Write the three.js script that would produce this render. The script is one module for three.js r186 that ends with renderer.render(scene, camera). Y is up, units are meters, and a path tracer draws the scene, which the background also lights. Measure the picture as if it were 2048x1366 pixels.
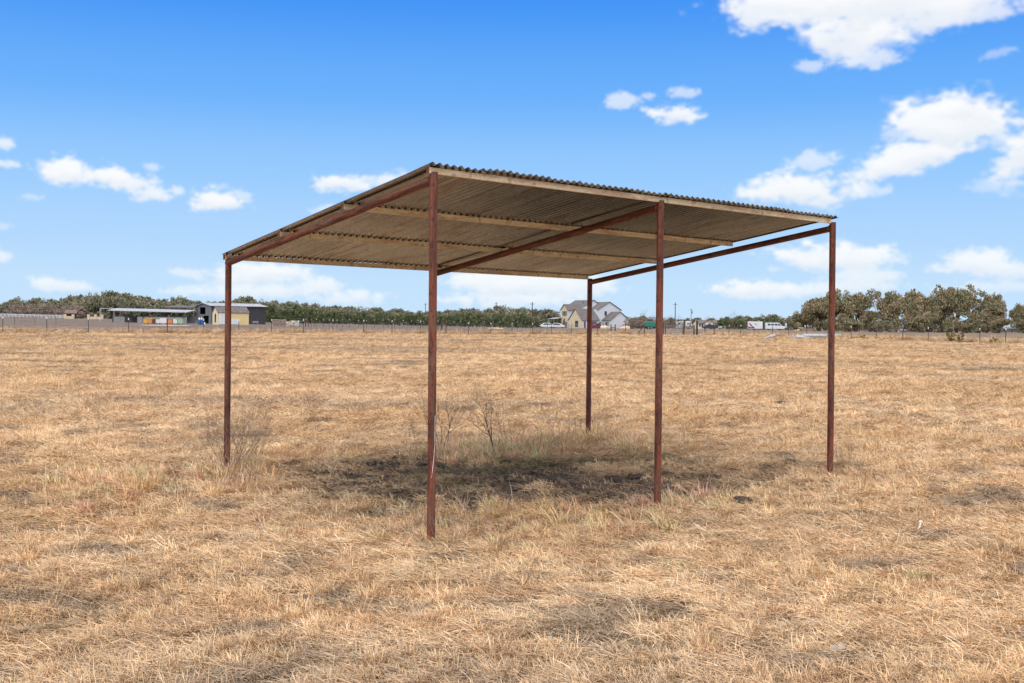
import * as THREE from 'three';
import { mergeGeometries } from 'three/addons/utils/BufferGeometryUtils.js';

// ------------------------------------------------------------------ camera, sky, sun, exposure
const F = 2413.16, PITCH = -0.0110, ROLL = 0.0081, EYE = 1.742;      // focal length in photo pixels (2048 wide)
const EXPOSURE = 1.45;
const scene = new THREE.Scene();
const camera = new THREE.PerspectiveCamera(2 * Math.atan(683 / F) * 180 / Math.PI, 2048 / 1366, 0.1, 9000);
camera.position.set(0, EYE, 0);
camera.rotation.order = 'YXZ';
camera.rotation.set(PITCH, 0, ROLL);
scene.add(camera);

const renderer = new THREE.WebGLRenderer({ antialias: true });
renderer.toneMapping = THREE.LinearToneMapping;
renderer.toneMappingExposure = EXPOSURE;
renderer.shadowMap.enabled = true;

const sun = new THREE.DirectionalLight(new THREE.Color(1, 0.93, 0.86), 3.3);
sun.position.set(-4, 62, 3);
sun.target.position.set(0, 0, -14);
sun.castShadow = true;
sun.shadow.radius = 190;                                              // veiled by thin cloud: very soft
sun.shadow.mapSize.set(2048, 2048);
Object.assign(sun.shadow.camera, { left: -60, right: 60, top: 60, bottom: -60, near: 1, far: 200 });
scene.add(sun, sun.target);

// ------------------------------------------------------------------ random numbers and noise
function rngOf(seed) {
  let a = seed >>> 0;
  return () => { a = (a + 0x6D2B79F5) >>> 0; let t = a; t = Math.imul(t ^ (t >>> 15), t | 1); t ^= t + Math.imul(t ^ (t >>> 7), t | 61); return ((t ^ (t >>> 14)) >>> 0) / 4294967296; };
}
const PERM = new Float32Array(65536); { const r = rngOf(99); for (let i = 0; i < 65536; i++) PERM[i] = r(); }
const hash2 = (x, y) => PERM[((Math.imul(x, 374761393) + Math.imul(y, 668265263)) >>> 7) & 65535];
function vnoise(x, y) {
  const xi = Math.floor(x), yi = Math.floor(y); let u = x - xi, v = y - yi;
  u = u * u * (3 - 2 * u); v = v * v * (3 - 2 * v);
  const a = hash2(xi, yi), b = hash2(xi + 1, yi), c = hash2(xi, yi + 1), d = hash2(xi + 1, yi + 1);
  return a + (b - a) * u + (c - a) * v + (a - b - c + d) * u * v;
}
function fbm(x, y, n = 4) { let s = 0, a = 0.5, t = 0; for (let i = 0; i < n; i++) { s += a * vnoise(x, y); t += a; a *= 0.5; x = x * 2.03 + 17.1; y = y * 2.03 + 9.7; } return s / t; }
const clamp = (x, a = 0, b = 1) => Math.min(b, Math.max(a, x));
const lerp = (a, b, t) => a + (b - a) * t;
const sstep = (a, b, x) => { const t = clamp((x - a) / (b - a)); return t * t * (3 - 2 * t); };
const lin = (h) => new THREE.Color(h);                                // hex (sRGB) to linear
const s2l = (c) => (c <= 0.04045 ? c / 12.92 : ((c + 0.055) / 1.055) ** 2.4);

// a point of the photograph (2048 x 1366) as a direction, z = -1
function ray(px, py) {
  const u = px - 1024, v = py - 683, c = Math.cos(ROLL), s = Math.sin(ROLL);
  const u0 = c * u + s * v, v0 = -s * u + c * v;
  const x = u0 / F, y = -v0 / F, z = 1, cp = Math.cos(PITCH), sp = Math.sin(PITCH);
  const y2 = cp * y + sp * z, z2 = -sp * y + cp * z;
  return [x / z2, y2 / z2];
}

// ------------------------------------------------------------------ sky (computed: air and cumulus)
{
  const W = 4096, H = 2048, data = new Float32Array(W * H * 4);
  const stops = [[0, 203, 229, 252], [2, 195, 226, 253], [4.5, 176, 215, 254], [7.5, 150, 202, 254], [11, 108, 177, 252], [15.5, 66, 148, 246], [24, 44, 122, 226], [45, 34, 98, 190], [90, 26, 78, 160]]
    .map(([e, r, g, b]) => [e, s2l(r / 255), s2l(g / 255), s2l(b / 255)]);
  const air = (e) => { let k = 0; while (k < stops.length - 2 && e > stops[k + 1][0]) k++; const a = stops[k], b = stops[k + 1], t = sstep(a[0], b[0], clamp(e, a[0], b[0])) * 0.35 + 0.65 * clamp((e - a[0]) / (b[0] - a[0])); return [1, 2, 3].map((i) => lerp(a[i], b[i], t)); };
  for (let j = 0; j < H; j++) {
    const el = ((j + 0.5) / H - 0.5) * 180, c = air(Math.max(el, 0));
    for (let i = 0; i < W; i++) { const o = (j * W + i) * 4; data[o] = c[0]; data[o + 1] = c[1]; data[o + 2] = c[2]; data[o + 3] = 1; }
  }
  // clouds: [photo x, photo y, half width, half height, amount, lean]
  const list = [
    [1610, 0, 180, 50, 1], [1800, 5, 250, 62, 1.05], [1700, 70, 110, 66, 1.0], [1540, 30, 90, 45, 0.9], [1920, 30, 150, 34, 0.75, -0.25], [1625, 132, 36, 16, 0.55], [1740, 120, 60, 26, 0.7],
    [1343, 231, 60, 24, 0.95], [1246, 206, 38, 22, 0.62], [1368, 187, 34, 13, 0.55], [1297, 193, 16, 10, 0.5], [1995, 108, 36, 10, 0.3, -0.3],
    [1905, 248, 118, 62, 1.2, 0.0], [1925, 225, 66, 36, 1.0], [1835, 312, 120, 42, 1.0, -0.4], [1760, 345, 80, 22, 0.75, -0.3], [1795, 268, 40, 22, 0.5], [2050, 310, 78, 70, 1.1, -0.5], [1970, 372, 40, 14, 0.35],
    [1600, 385, 128, 46, 1.05, 0.1], [1625, 322, 52, 24, 0.6], [1735, 382, 50, 16, 0.5],
    [1665, 518, 140, 36, 1.1], [1735, 552, 80, 24, 0.7], [1505, 580, 105, 22, 1.0], [1580, 582, 90, 20, 0.8], [1720, 573, 100, 20, 0.7],
    [1955, 528, 84, 32, 0.95], [2020, 545, 70, 22, 0.7], [1990, 575, 120, 14, 0.5],
    [125, 343, 48, 32, 1.05], [215, 356, 50, 27, 1.05], [275, 368, 44, 22, 0.9], [298, 390, 44, 18, 0.85], [354, 382, 20, 11, 0.7], [303, 335, 20, 12, 0.5], [438, 404, 56, 31, 1.1], [485, 392, 26, 14, 0.5, 0.5],
    [4, 288, 28, 14, 0.75], [14, 328, 34, 10, 0.65], [62, 395, 22, 8, 0.35], [0, 514, 22, 16, 0.7], [0, 455, 26, 9, 0.35],
    [682, 368, 66, 24, 0.95], [735, 360, 44, 12, 0.5], [772, 365, 24, 14, 0.6], [655, 420, 40, 14, 0.5], [800, 360, 50, 20, 0.6],
    [95, 566, 38, 16, 0.9], [130, 574, 60, 13, 0.7], [370, 546, 44, 12, 0.6], [500, 550, 110, 30, 1.0], [560, 545, 60, 22, 0.8], [530, 584, 150, 20, 0.8], [365, 583, 40, 12, 0.6], [640, 572, 50, 22, 0.85], [700, 596, 80, 20, 0.8],
    [1000, 565, 140, 40, 1.05], [1110, 570, 120, 34, 0.95], [1180, 572, 70, 26, 0.8], [1040, 600, 170, 22, 0.85],
  ].map(([x, y, w, h, a, l = 0]) => { const [dx, dy] = ray(x, y); return [Math.atan2(dx, 1) * 57.2958, Math.atan2(dy, Math.hypot(dx, 1)) * 57.2958, w / F * 57.2958, h / F * 57.2958, a, l]; });
  // the same kind of sky goes on all round
  const r = rngOf(4);
  for (let k = 0; k < 520; k++) {
    const az = r() * 360 - 180, el = 1 + 62 * r() ** 1.7, g = 0.8 + el / 16, w = (1.2 + 3.0 * r()) * g, am = 0.6 + 0.5 * r();
    if (Math.abs(az) < 25 + w * 2.4 && el < 17 + w * 1.2) continue;
    list.push([az, el, w, w * (0.28 + 0.25 * r()), am, (r() - 0.5) * 0.5]);
    if (r() < 0.7) list.push([az + w * (r() - 0.5) * 1.6, el + (r() - 0.5) * w * 0.35, w * 0.7, w * 0.24, am * 0.85, 0]);
  }
  const dens = new Float32Array(W * H), low = new Float32Array(W * H);
  for (const [az, el, w, h, am, ln] of list) {
    const k = 1 / Math.cos(el / 57.3);
    const j0 = Math.max(H / 2, Math.floor(((el - h * 2.2) / 180 + 0.5) * H)), j1 = Math.min(H - 1, Math.ceil(((el + h * 2.2) / 180 + 0.5) * H));
    const c0 = (az / 360 + 0.25) * W, cw = w * 2.0 * k / 360 * W;
    for (let j = j0; j <= j1; j++) for (let i = Math.floor(c0 - cw); i <= c0 + cw; i++) {
      const e = ((j + 0.5) / H - 0.5) * 180, a = ((i + 0.5) / W - 0.25) * 360;
      let u = (a - az) / (w * k), v = (e - el) / h; v -= -u * ln * w / h * 0.6;
      if (v < 0) v *= 1.3;
      const q = 1 - Math.sqrt(u * u + v * v);
      if (q < -1.0) continue;
      const fr = 2.4 / Math.max(h, 0.25), fx = a * fr * 0.42 / k, fy = e * fr * 0.8;
      const n = fbm(fx + az, fy + el * 3, 6), n2 = fbm(fx * 4 + 5, fy * 4, 4);
      const d = am * sstep(0.1, 0.85, q * 1.2 + (n - 0.5) * 1.35 + (n2 - 0.5) * 0.75 + 0.2) * sstep(-0.6, 0.02, q);
      const at = j * W + ((i % W) + W) % W;
      dens[at] = 1 - (1 - dens[at]) * (1 - Math.min(0.985, d * 0.97));
      low[at] = Math.max(low[at], d * sstep(0.5, -0.9, v + (n - 0.5) * 1.2));
    }
  }
  for (let p = H / 2 * W; p < W * H; p++) {
    const d = dens[p]; if (d < 0.002) continue;
    const g = low[p] * 0.16, o = p * 4, el = ((Math.floor(p / W) + 0.5) / H - 0.5) * 180, hz = sstep(8, 0, el) * 0.05;
    data[o] = lerp(data[o], 0.97 - g - hz, d); data[o + 1] = lerp(data[o + 1], 0.985 - g * 0.78 - hz * 0.4, d); data[o + 2] = lerp(data[o + 2], 1.0 - g * 0.42, d);
  }
  for (let p = 0; p < data.length; p += 4) { data[p] /= EXPOSURE; data[p + 1] /= EXPOSURE; data[p + 2] /= EXPOSURE; }
  const t = new THREE.DataTexture(data, W, H, THREE.RGBAFormat, THREE.FloatType);
  t.mapping = THREE.EquirectangularReflectionMapping; t.magFilter = THREE.LinearFilter; t.needsUpdate = true;
  scene.background = t; scene.environment = t;
}

// ------------------------------------------------------------------ terrain
const TD = [0, 5, 8, 10.6, 12.3, 14, 17.4, 30, 60, 100, 130, 230, 380, 700, 1500, 5000];
const TH = [                                                          // heights at the left edge, the middle and the right edge of the view
  [-0.3, -0.29, -0.24, -0.155, -0.08, 0.03, 0.132, 0.3, 0.6, 0.96, 1.2, 2.2, 4.0, 6, 9, 9],
  [-0.3, -0.29, -0.24, -0.155, -0.08, 0.03, 0.132, 0.3, 0.56, 0.88, 1.04, 1.55, 1.95, 3.4, 7, 7],
  [-0.3, -0.29, -0.24, -0.155, -0.08, 0.03, 0.132, 0.26, 0.42, 0.62, 0.84, 1.42, 1.85, 3, 6, 6]];
const tang = TH.map((h) => h.map((y, i) => { if (i === 0 || i === h.length - 1) return 0; const a = (h[i] - h[i - 1]) / (TD[i] - TD[i - 1]), b = (h[i + 1] - h[i]) / (TD[i + 1] - TD[i]); return a * b <= 0 ? 0 : 2 * a * b / (a + b); }));
function curve(k, d) {
  let i = 0; while (i < TD.length - 2 && d > TD[i + 1]) i++;
  const L = TD[i + 1] - TD[i], t = clamp((d - TD[i]) / L), t2 = t * t, t3 = t2 * t;
  return TH[k][i] * (2 * t3 - 3 * t2 + 1) + tang[k][i] * L * (t3 - 2 * t2 + t) + TH[k][i + 1] * (3 * t2 - 2 * t3) + tang[k][i + 1] * L * (t3 - t2);
}
function ground(x, z) {
  const d = Math.hypot(x, z), f = clamp((z < 0 ? x / Math.max(1, -z) : Math.sign(x)) / 0.424, -1.2, 1.2) * sstep(8, 40, d), near = sstep(90, 12, d);
  const dd = z < 0 ? lerp(d, -z, 0.6) : d;
  const m = curve(1, dd), h = f < 0 ? lerp(m, curve(0, dd), -f) : lerp(m, curve(2, dd), f);
  return h + near * ((fbm(x * 0.55, z * 0.55, 2) - 0.5) * 0.07 + (vnoise(x * 3.1, z * 3.1) - 0.5) * 0.025) + (1 - near) * (fbm(x * 0.06, z * 0.06, 2) - 0.5) * 0.16;
}
// ground point seen at a photo pixel; ground point in photo column px at distance d
function hit(px, py) {
  const [dx, dy] = ray(px, py);
  let d = 4; for (; d < 900; d += d * 0.004) if (EYE + dy * d < ground(dx * d, -d)) break;
  return new THREE.Vector3(dx * d, ground(dx * d, -d), -d);
}
function col(px, d, py = 655) { const [dx] = ray(px, py); return new THREE.Vector3(dx * d, ground(dx * d, -d), -d); }
const MPP = (d) => d / F;                                             // metres per photo pixel

// ------------------------------------------------------------------ textures
function tex(w, h, fn, rx = 1, ry = 1, srgb = true) {
  const a = new Uint8Array(w * h * 4);
  for (let j = 0; j < h; j++) for (let i = 0; i < w; i++) { const c = fn(i / w, j / h, i, j); for (let k = 0; k < 3; k++) a[(j * w + i) * 4 + k] = clamp(c[k], 0, 255); a[(j * w + i) * 4 + 3] = 255; }
  const t = new THREE.DataTexture(a, w, h); t.wrapS = t.wrapT = THREE.RepeatWrapping; t.magFilter = THREE.LinearFilter; t.repeat.set(rx, ry);
  if (srgb) t.colorSpace = THREE.SRGBColorSpace; t.needsUpdate = true; return t;
}
function tileNoise(u, v, f, n = 4) {                                  // fbm that repeats over 0..1
  const a = fbm(u * f, v * f, n), b = fbm((u - 1) * f, v * f, n), c = fbm(u * f, (v - 1) * f, n), d = fbm((u - 1) * f, (v - 1) * f, n);
  const s = sstep(0.8, 1, u), t = sstep(0.8, 1, v); return lerp(lerp(a, b, s), lerp(c, d, s), t);
}
const mix3 = (a, b, t) => [0, 1, 2].map((k) => lerp(a[k], b[k], t));

const rustTex = tex(256, 1024, (u, v) => {
  const n = tileNoise(u, v, 9, 5), m = fbm(u * 3 + 40, v * 14, 4), g = fbm(u * 40, v * 190, 2);
  let c = mix3([92, 50, 35], [146, 80, 53], sstep(0.3, 0.7, n));
  c = mix3(c, [116, 94, 78], sstep(0.5, 0.78, m) * 0.6);            // grey mill scale left between the rust
  c = mix3(c, [50, 28, 22], sstep(0.6, 0.75, fbm(u * 12, v * 60, 3)) * 0.5);
  return c.map((x) => x * (0.86 + 0.28 * g));
});
const rustPurlin = tex(1024, 64, (u, v) => {
  const n = fbm(u * 34, v * 3, 4), st = sstep(0.66, 0.8, fbm(u * 60 + 9, v * 1.2, 3)), f = fbm(u * 260, v * 18, 2);
  let c = mix3([228, 202, 158], [246, 228, 188], n);
  c = mix3(c, [170, 112, 74], sstep(0.5, 0.75, fbm(u * 20 + 70, v * 2, 4)) * 0.35);
  c = mix3(c, [118, 66, 42], st * 0.35 * sstep(0.3, 0.6, n));
  return c.map((x) => x * (0.9 + 0.2 * f));
});
const tinTex = tex(512, 1024, (u, v) => {                             // weathered galvanised sheet: v runs down the slope
  const s = fbm(u * 44, v * 2.2, 4), n = tileNoise(u, v, 14, 4), g = fbm(u * 120, v * 160, 2);
  let c = mix3([158, 154, 150], [182, 178, 172], n);
  c = mix3(c, [136, 130, 124], sstep(0.52, 0.74, s) * 0.4);
  c = mix3(c, [124, 88, 64], sstep(0.62, 0.78, fbm(u * 26 + 8, v * 9, 4)) * 0.35);
  return c.map((x) => x * (0.92 + 0.16 * g));
});
const soilTex = (() => {                                              // litter: short straw strokes over crumbly soil, 4 m a side
  const N = 1024, a = new Float32Array(N * N * 3);
  for (let j = 0; j < N; j++) for (let i = 0; i < N; i++) { const n = 0.62 + 0.5 * (tileNoise(i / N, j / N, 40, 4) - 0.5) + 0.25 * (hash2(i, j) - 0.5); for (let k = 0; k < 3; k++) a[(j * N + i) * 3 + k] = n; }
  const r = rngOf(31);
  for (let s = 0; s < 26000; s++) {
    let x = r() * N, y = r() * N; const t = r() * 6.283, L = 8 + 26 * r(), b = r() < 0.25 ? 0.35 + 0.2 * r() : 0.75 + 0.45 * r(), cx = Math.cos(t), cy = Math.sin(t), w = r() * 0.15;
    for (let q = 0; q < L; q++) { x += cx; y += cy; const o = (((Math.floor(y) % N) + N) % N * N + ((Math.floor(x) % N) + N) % N) * 3; a[o] = b; a[o + 1] = b * (0.98 - w * 0.3); a[o + 2] = b * (0.95 - w); }
  }
  return tex(N, N, (u, v, i, j) => { const o = (j * N + i) * 3; return [a[o] * 205, a[o + 1] * 205, a[o + 2] * 205]; });
})();
const shingleTex = tex(256, 256, (u, v) => { const row = Math.floor(v * 16), c = hash2(Math.floor(u * 22 + (row % 2) * 0.5), row), n = fbm(u * 30, v * 30, 3); return [112, 109, 106].map((x) => x * (0.72 + 0.34 * c + 0.2 * n)); });
const sidingTex = tex(64, 64, (u, v) => { const n = fbm(u * 8, v * 30, 3); return [240, 240, 240].map((x) => x * (0.92 + 0.12 * n)); });
const stoneTex = tex(256, 256, (u, v) => { const row = Math.floor(v * 14), c = hash2(Math.floor(u * 12 + hash2(row, 3) * 3), row), n = fbm(u * 40, v * 40, 3); return mix3([222, 206, 176], [246, 234, 208], c).map((x) => x * (0.85 + 0.25 * n)); });
const barkTex = tex(128, 256, (u, v) => { const n = fbm(u * 14, v * 6, 4), g = fbm(u * 50, v * 20, 2); return mix3([70, 60, 52], [118, 104, 92], n).map((x) => x * (0.8 + 0.4 * g)); });
const ribTex = tex(128, 64, (u, v) => { const n = fbm(u * 16, v * 4, 3); return [200, 200, 200].map((x) => x * (0.85 + 0.25 * n)); });

// ------------------------------------------------------------------ materials
const std = (o) => new THREE.MeshStandardMaterial({ roughness: 0.85, metalness: 0, side: THREE.DoubleSide, ...o });
const rgb = (r, g, b) => new THREE.Color(r, g, b);
const M = {
  rust: std({ map: rustTex, color: rgb(0.86, 0.82, 0.8), roughness: 0.72, bumpMap: rustTex, bumpScale: 0.0015 }),
  purlin: std({ map: rustPurlin, roughness: 0.6 }),
  tin: std({ map: tinTex, color: rgb(0.9, 0.96, 1.0), roughness: 0.2, metalness: 0.9 }),
  bracket: std({ color: rgb(0.03, 0.018, 0.013), roughness: 0.8 }),
  paint: std({ color: rgb(0.78, 0.78, 0.76), roughness: 0.6 }),
  white: std({ color: rgb(0.72, 0.73, 0.74), roughness: 0.6 }),
  carWhite: new THREE.MeshPhysicalMaterial({ color: rgb(0.74, 0.76, 0.78), roughness: 0.35, clearcoat: 0.6, side: THREE.DoubleSide }),
  siding: std({ map: sidingTex, color: rgb(0.78, 0.8, 0.83) }),
  stone: std({ map: stoneTex, color: rgb(0.84, 0.8, 0.73) }),
  shingle: std({ map: shingleTex, color: rgb(0.72, 0.69, 0.67) }),
  trim: std({ color: rgb(0.09, 0.085, 0.08) }),
  glass: std({ color: rgb(0.04, 0.06, 0.075), roughness: 0.12 }),
  dark: std({ color: rgb(0.012, 0.012, 0.013) }),
  black: std({ color: rgb(0.015, 0.015, 0.017), roughness: 0.4 }),
  garage: std({ color: rgb(0.12, 0.12, 0.125) }),
  teal: std({ color: rgb(0.13, 0.19, 0.21) }),
  barnDark: std({ map: ribTex, color: rgb(0.115, 0.105, 0.105), roughness: 0.6, metalness: 0.2 }),
  barnGrey: std({ map: ribTex, color: rgb(0.36, 0.36, 0.37), roughness: 0.6 }),
  galv: std({ map: ribTex, color: rgb(0.68, 0.69, 0.69), roughness: 0.5, metalness: 0.2 }),
  sheetGrey: std({ map: ribTex, color: rgb(0.5, 0.49, 0.48) }),
  yellow: std({ color: rgb(0.74, 0.58, 0.27) }),
  cream: std({ color: rgb(0.78, 0.68, 0.46) }),
  blue: std({ color: rgb(0.03, 0.11, 0.3), roughness: 0.4 }),
  orange: std({ color: rgb(0.66, 0.25, 0.09) }),
  hiveYellow: std({ color: rgb(0.72, 0.42, 0.1) }),
  hiveGreen: std({ color: rgb(0.34, 0.52, 0.31) }),
  wood: std({ map: barkTex, color: rgb(0.9, 0.75, 0.6) }),
  darkWood: std({ color: rgb(0.055, 0.042, 0.034) }),
  tpost: std({ color: rgb(0.05, 0.055, 0.045) }),
  rustPost: std({ color: rgb(0.11, 0.045, 0.03) }),
  wire: std({ color: rgb(0.22, 0.2, 0.18), roughness: 0.5, metalness: 0.5 }),
  bark: std({ map: barkTex, color: rgb(0.75, 0.72, 0.68) }),
  twig: std({ color: rgb(0.3, 0.235, 0.17) }),
  twigDark: std({ color: rgb(0.13, 0.095, 0.07) }),
  pole: std({ color: rgb(0.09, 0.075, 0.065) }),
  greenTank: std({ color: rgb(0.03, 0.19, 0.135), roughness: 0.45 }),
  tyre: std({ color: rgb(0.02, 0.02, 0.02) }),
  rim: std({ color: rgb(0.45, 0.45, 0.46), metalness: 0.5, roughness: 0.4 }),
  red: std({ color: rgb(0.42, 0.035, 0.045), roughness: 0.5 }),
  navy: std({ color: rgb(0.05, 0.07, 0.13), roughness: 0.4 }),
  dirt: std({ color: rgb(0.27, 0.17, 0.1) }),
  sand: std({ color: rgb(0.62, 0.44, 0.26) }),
  rock: std({ color: rgb(0.36, 0.28, 0.22) }),
  culvert: std({ map: ribTex, color: rgb(0.52, 0.55, 0.58), roughness: 0.45, metalness: 0.4 }),
  crumb: std({ color: rgb(0.115, 0.08, 0.052), roughness: 1 }),
  dung: std({ color: rgb(0.06, 0.042, 0.03), roughness: 1 }),
  brownRoof: std({ color: rgb(0.15, 0.1, 0.08) }),
  bone: std({ color: rgb(0.72, 0.62, 0.48) }),
  leaf: std({ vertexColors: true, roughness: 0.9 }),
  blade: std({ vertexColors: true, roughness: 0.8 }),
  weed: std({ vertexColors: true, roughness: 0.9 }),
  earth: std({ map: soilTex, vertexColors: true, roughness: 1 }),
};

// ------------------------------------------------------------------ modelling helpers
const names = new Map();
function numbered(n) { const k = names.get(n) || 0; names.set(n, k + 1); return k ? `${n}_${String(k).padStart(3, '0')}` : n; }
function tag(o, label, category, group, kind) { if (label) o.userData.label = label; if (category) o.userData.category = category; if (group) o.userData.group = group; if (kind) o.userData.kind = kind; return o; }
function thing(name, label, category, pos, turn = 0, group) { const g = new THREE.Group(); g.name = numbered(name); g.position.copy(pos); g.rotation.y = turn; scene.add(g); return tag(g, label, category, group); }
const strip = (g) => { let q = g.index ? g.toNonIndexed() : g.clone(); for (const k of Object.keys(q.attributes)) if (!['position', 'normal', 'uv'].includes(k)) q.deleteAttribute(k); return q; };
function part(name, geos, mat, parent) { const list = (Array.isArray(geos) ? geos : [geos]).map(strip); const m = new THREE.Mesh(list.length > 1 ? mergeGeometries(list) : list[0], mat); m.name = name; parent.add(m); return m; }
function solo(name, geos, mat, pos, turn, label, category, group) { const m = part(numbered(name), geos, mat, scene); m.position.copy(pos); m.rotation.y = turn; return tag(m, label, category, group); }
function bx(w, h, d, x = 0, y = 0, z = 0, rx = 0, ry = 0, rz = 0) { const g = new THREE.BoxGeometry(w, h, d); if (rx) g.rotateX(rx); if (ry) g.rotateY(ry); if (rz) g.rotateZ(rz); return g.translate(x, y, z); }
function bar(a, b, r0, r1 = r0, n = 8, open = false) {
  const A = new THREE.Vector3(...a), B = new THREE.Vector3(...b), L = A.distanceTo(B), g = new THREE.CylinderGeometry(r1, r0, L, n, 1, open);
  g.translate(0, L / 2, 0); g.applyQuaternion(new THREE.Quaternion().setFromUnitVectors(new THREE.Vector3(0, 1, 0), B.clone().sub(A).normalize())); return g.translate(...a);
}
function poly(points, depth, bevel = 0) { const s = new THREE.Shape(points.map(([x, y]) => new THREE.Vector2(x, y))); return new THREE.ExtrudeGeometry(s, { depth, bevelEnabled: bevel > 0, bevelSize: bevel, bevelThickness: bevel, bevelSegments: 2 }); }
// thick quad from four corners (a, b, c, d in order), thickness t along its normal
function slab(a, b, c, d, t) {
  const [A, B, C, D] = [a, b, c, d].map((p) => new THREE.Vector3(...p)), n = B.clone().sub(A).cross(D.clone().sub(A)).normalize().multiplyScalar(t);
  const top = [A, B, C, D].map((p) => p.clone().add(n)), bot = [A, B, C, D], P = [], UV = [];
  const quad = (p, q, r, s, w, h) => { for (const [v, uv] of [[p, [0, 0]], [q, [w, 0]], [r, [w, h]], [p, [0, 0]], [r, [w, h]], [s, [0, h]]]) { P.push(v.x, v.y, v.z); UV.push(...uv); } };
  const w = A.distanceTo(B), h = A.distanceTo(D); quad(top[0], top[1], top[2], top[3], w / 4, h / 4); quad(bot[3], bot[2], bot[1], bot[0], w / 4, h / 4);
  for (let i = 0; i < 4; i++) { const j = (i + 1) % 4; quad(bot[i], bot[j], top[j], top[i], 1, 0.05); }
  const g = new THREE.BufferGeometry(); g.setAttribute('position', new THREE.Float32BufferAttribute(P, 3)); g.setAttribute('uv', new THREE.Float32BufferAttribute(UV, 2)); g.computeVertexNormals(); return g;
}
// uv in metres by dominant face direction
function boxUV(g, s = 1) { const q = strip(g); q.computeVertexNormals(); const p = q.attributes.position, n = q.attributes.normal, uv = new Float32Array(p.count * 2);
  for (let i = 0; i < p.count; i++) { const ax = Math.abs(n.getX(i)), ay = Math.abs(n.getY(i)), az = Math.abs(n.getZ(i)); uv[i * 2] = (az >= ax ? p.getX(i) : p.getZ(i)) * s; uv[i * 2 + 1] = (ay > ax && ay > az ? p.getZ(i) : p.getY(i)) * s; }
  q.setAttribute('uv', new THREE.BufferAttribute(uv, 2)); return q; }

// ------------------------------------------------------------------ ground sheet
const SH = { x: -0.70, z: -10.6166, a: 0.6549, W: 5.5566, D: 4.2568 };
function local(x, z) { const dx = x - SH.x, dz = z - SH.z, c = Math.cos(SH.a), s = Math.sin(SH.a); return [dx * c - dz * s, -(dx * s + dz * c)]; }   // along the front, away from the viewer
// trampled dung and soil under the roof
function dungAt(x, z) { const u = (x + 0.25) / 2.75, v = (z + 13.9) / 1.95, q = Math.hypot(u, v); return sstep(1.15, 0.6, q + (fbm(x * 1.3, z * 1.3, 3) - 0.5) * 0.9) * sstep(0.36, 0.56, fbm(x * 2.6 + 20, z * 2.6, 3) + 0.16); }
const barePatch = (x, z) => { const d = Math.hypot(x, z), f = d < 40 ? 1.9 : 0.55; return Math.max(sstep(0.63, 0.72, fbm(x * f * 0.9 + 31, z * f * 1.3 + 7, 3)), d < 30 ? sstep(0.66, 0.74, fbm(x * 3.1 + 11, z * 4.2 + 70, 3)) : 0); };
function straw(x, z) {                                                // what colour the standing dead grass is hereabouts
  const d = Math.hypot(x, z), a = fbm(x * 0.34 + 3, z * 0.5, 3), b = fbm(x * 0.11 + 60, z * 0.17 + 11, 3), c = fbm(x * 1.5 + 8, z * 2 + 90, 2);
  let k = mix3([0.68, 0.48, 0.268], [0.8, 0.6, 0.37], sstep(0.35, 0.65, a));
  k = mix3(k, [0.59, 0.39, 0.215], sstep(0.48, 0.68, c) * 0.6);
  k = mix3(k, [0.46, 0.35, 0.235], sstep(0.54, 0.72, b) * 0.55);
  const beyond = behindFence(x, z);
  if (beyond > 0) k = mix3(k, mix3([0.44, 0.335, 0.27], [0.62, 0.45, 0.28], sstep(0.4, 0.62, fbm(x * 0.022, z * 0.07 + 4, 3) + clamp(x / 90, -0.2, 0.3))), beyond);
  return k;
}
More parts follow.
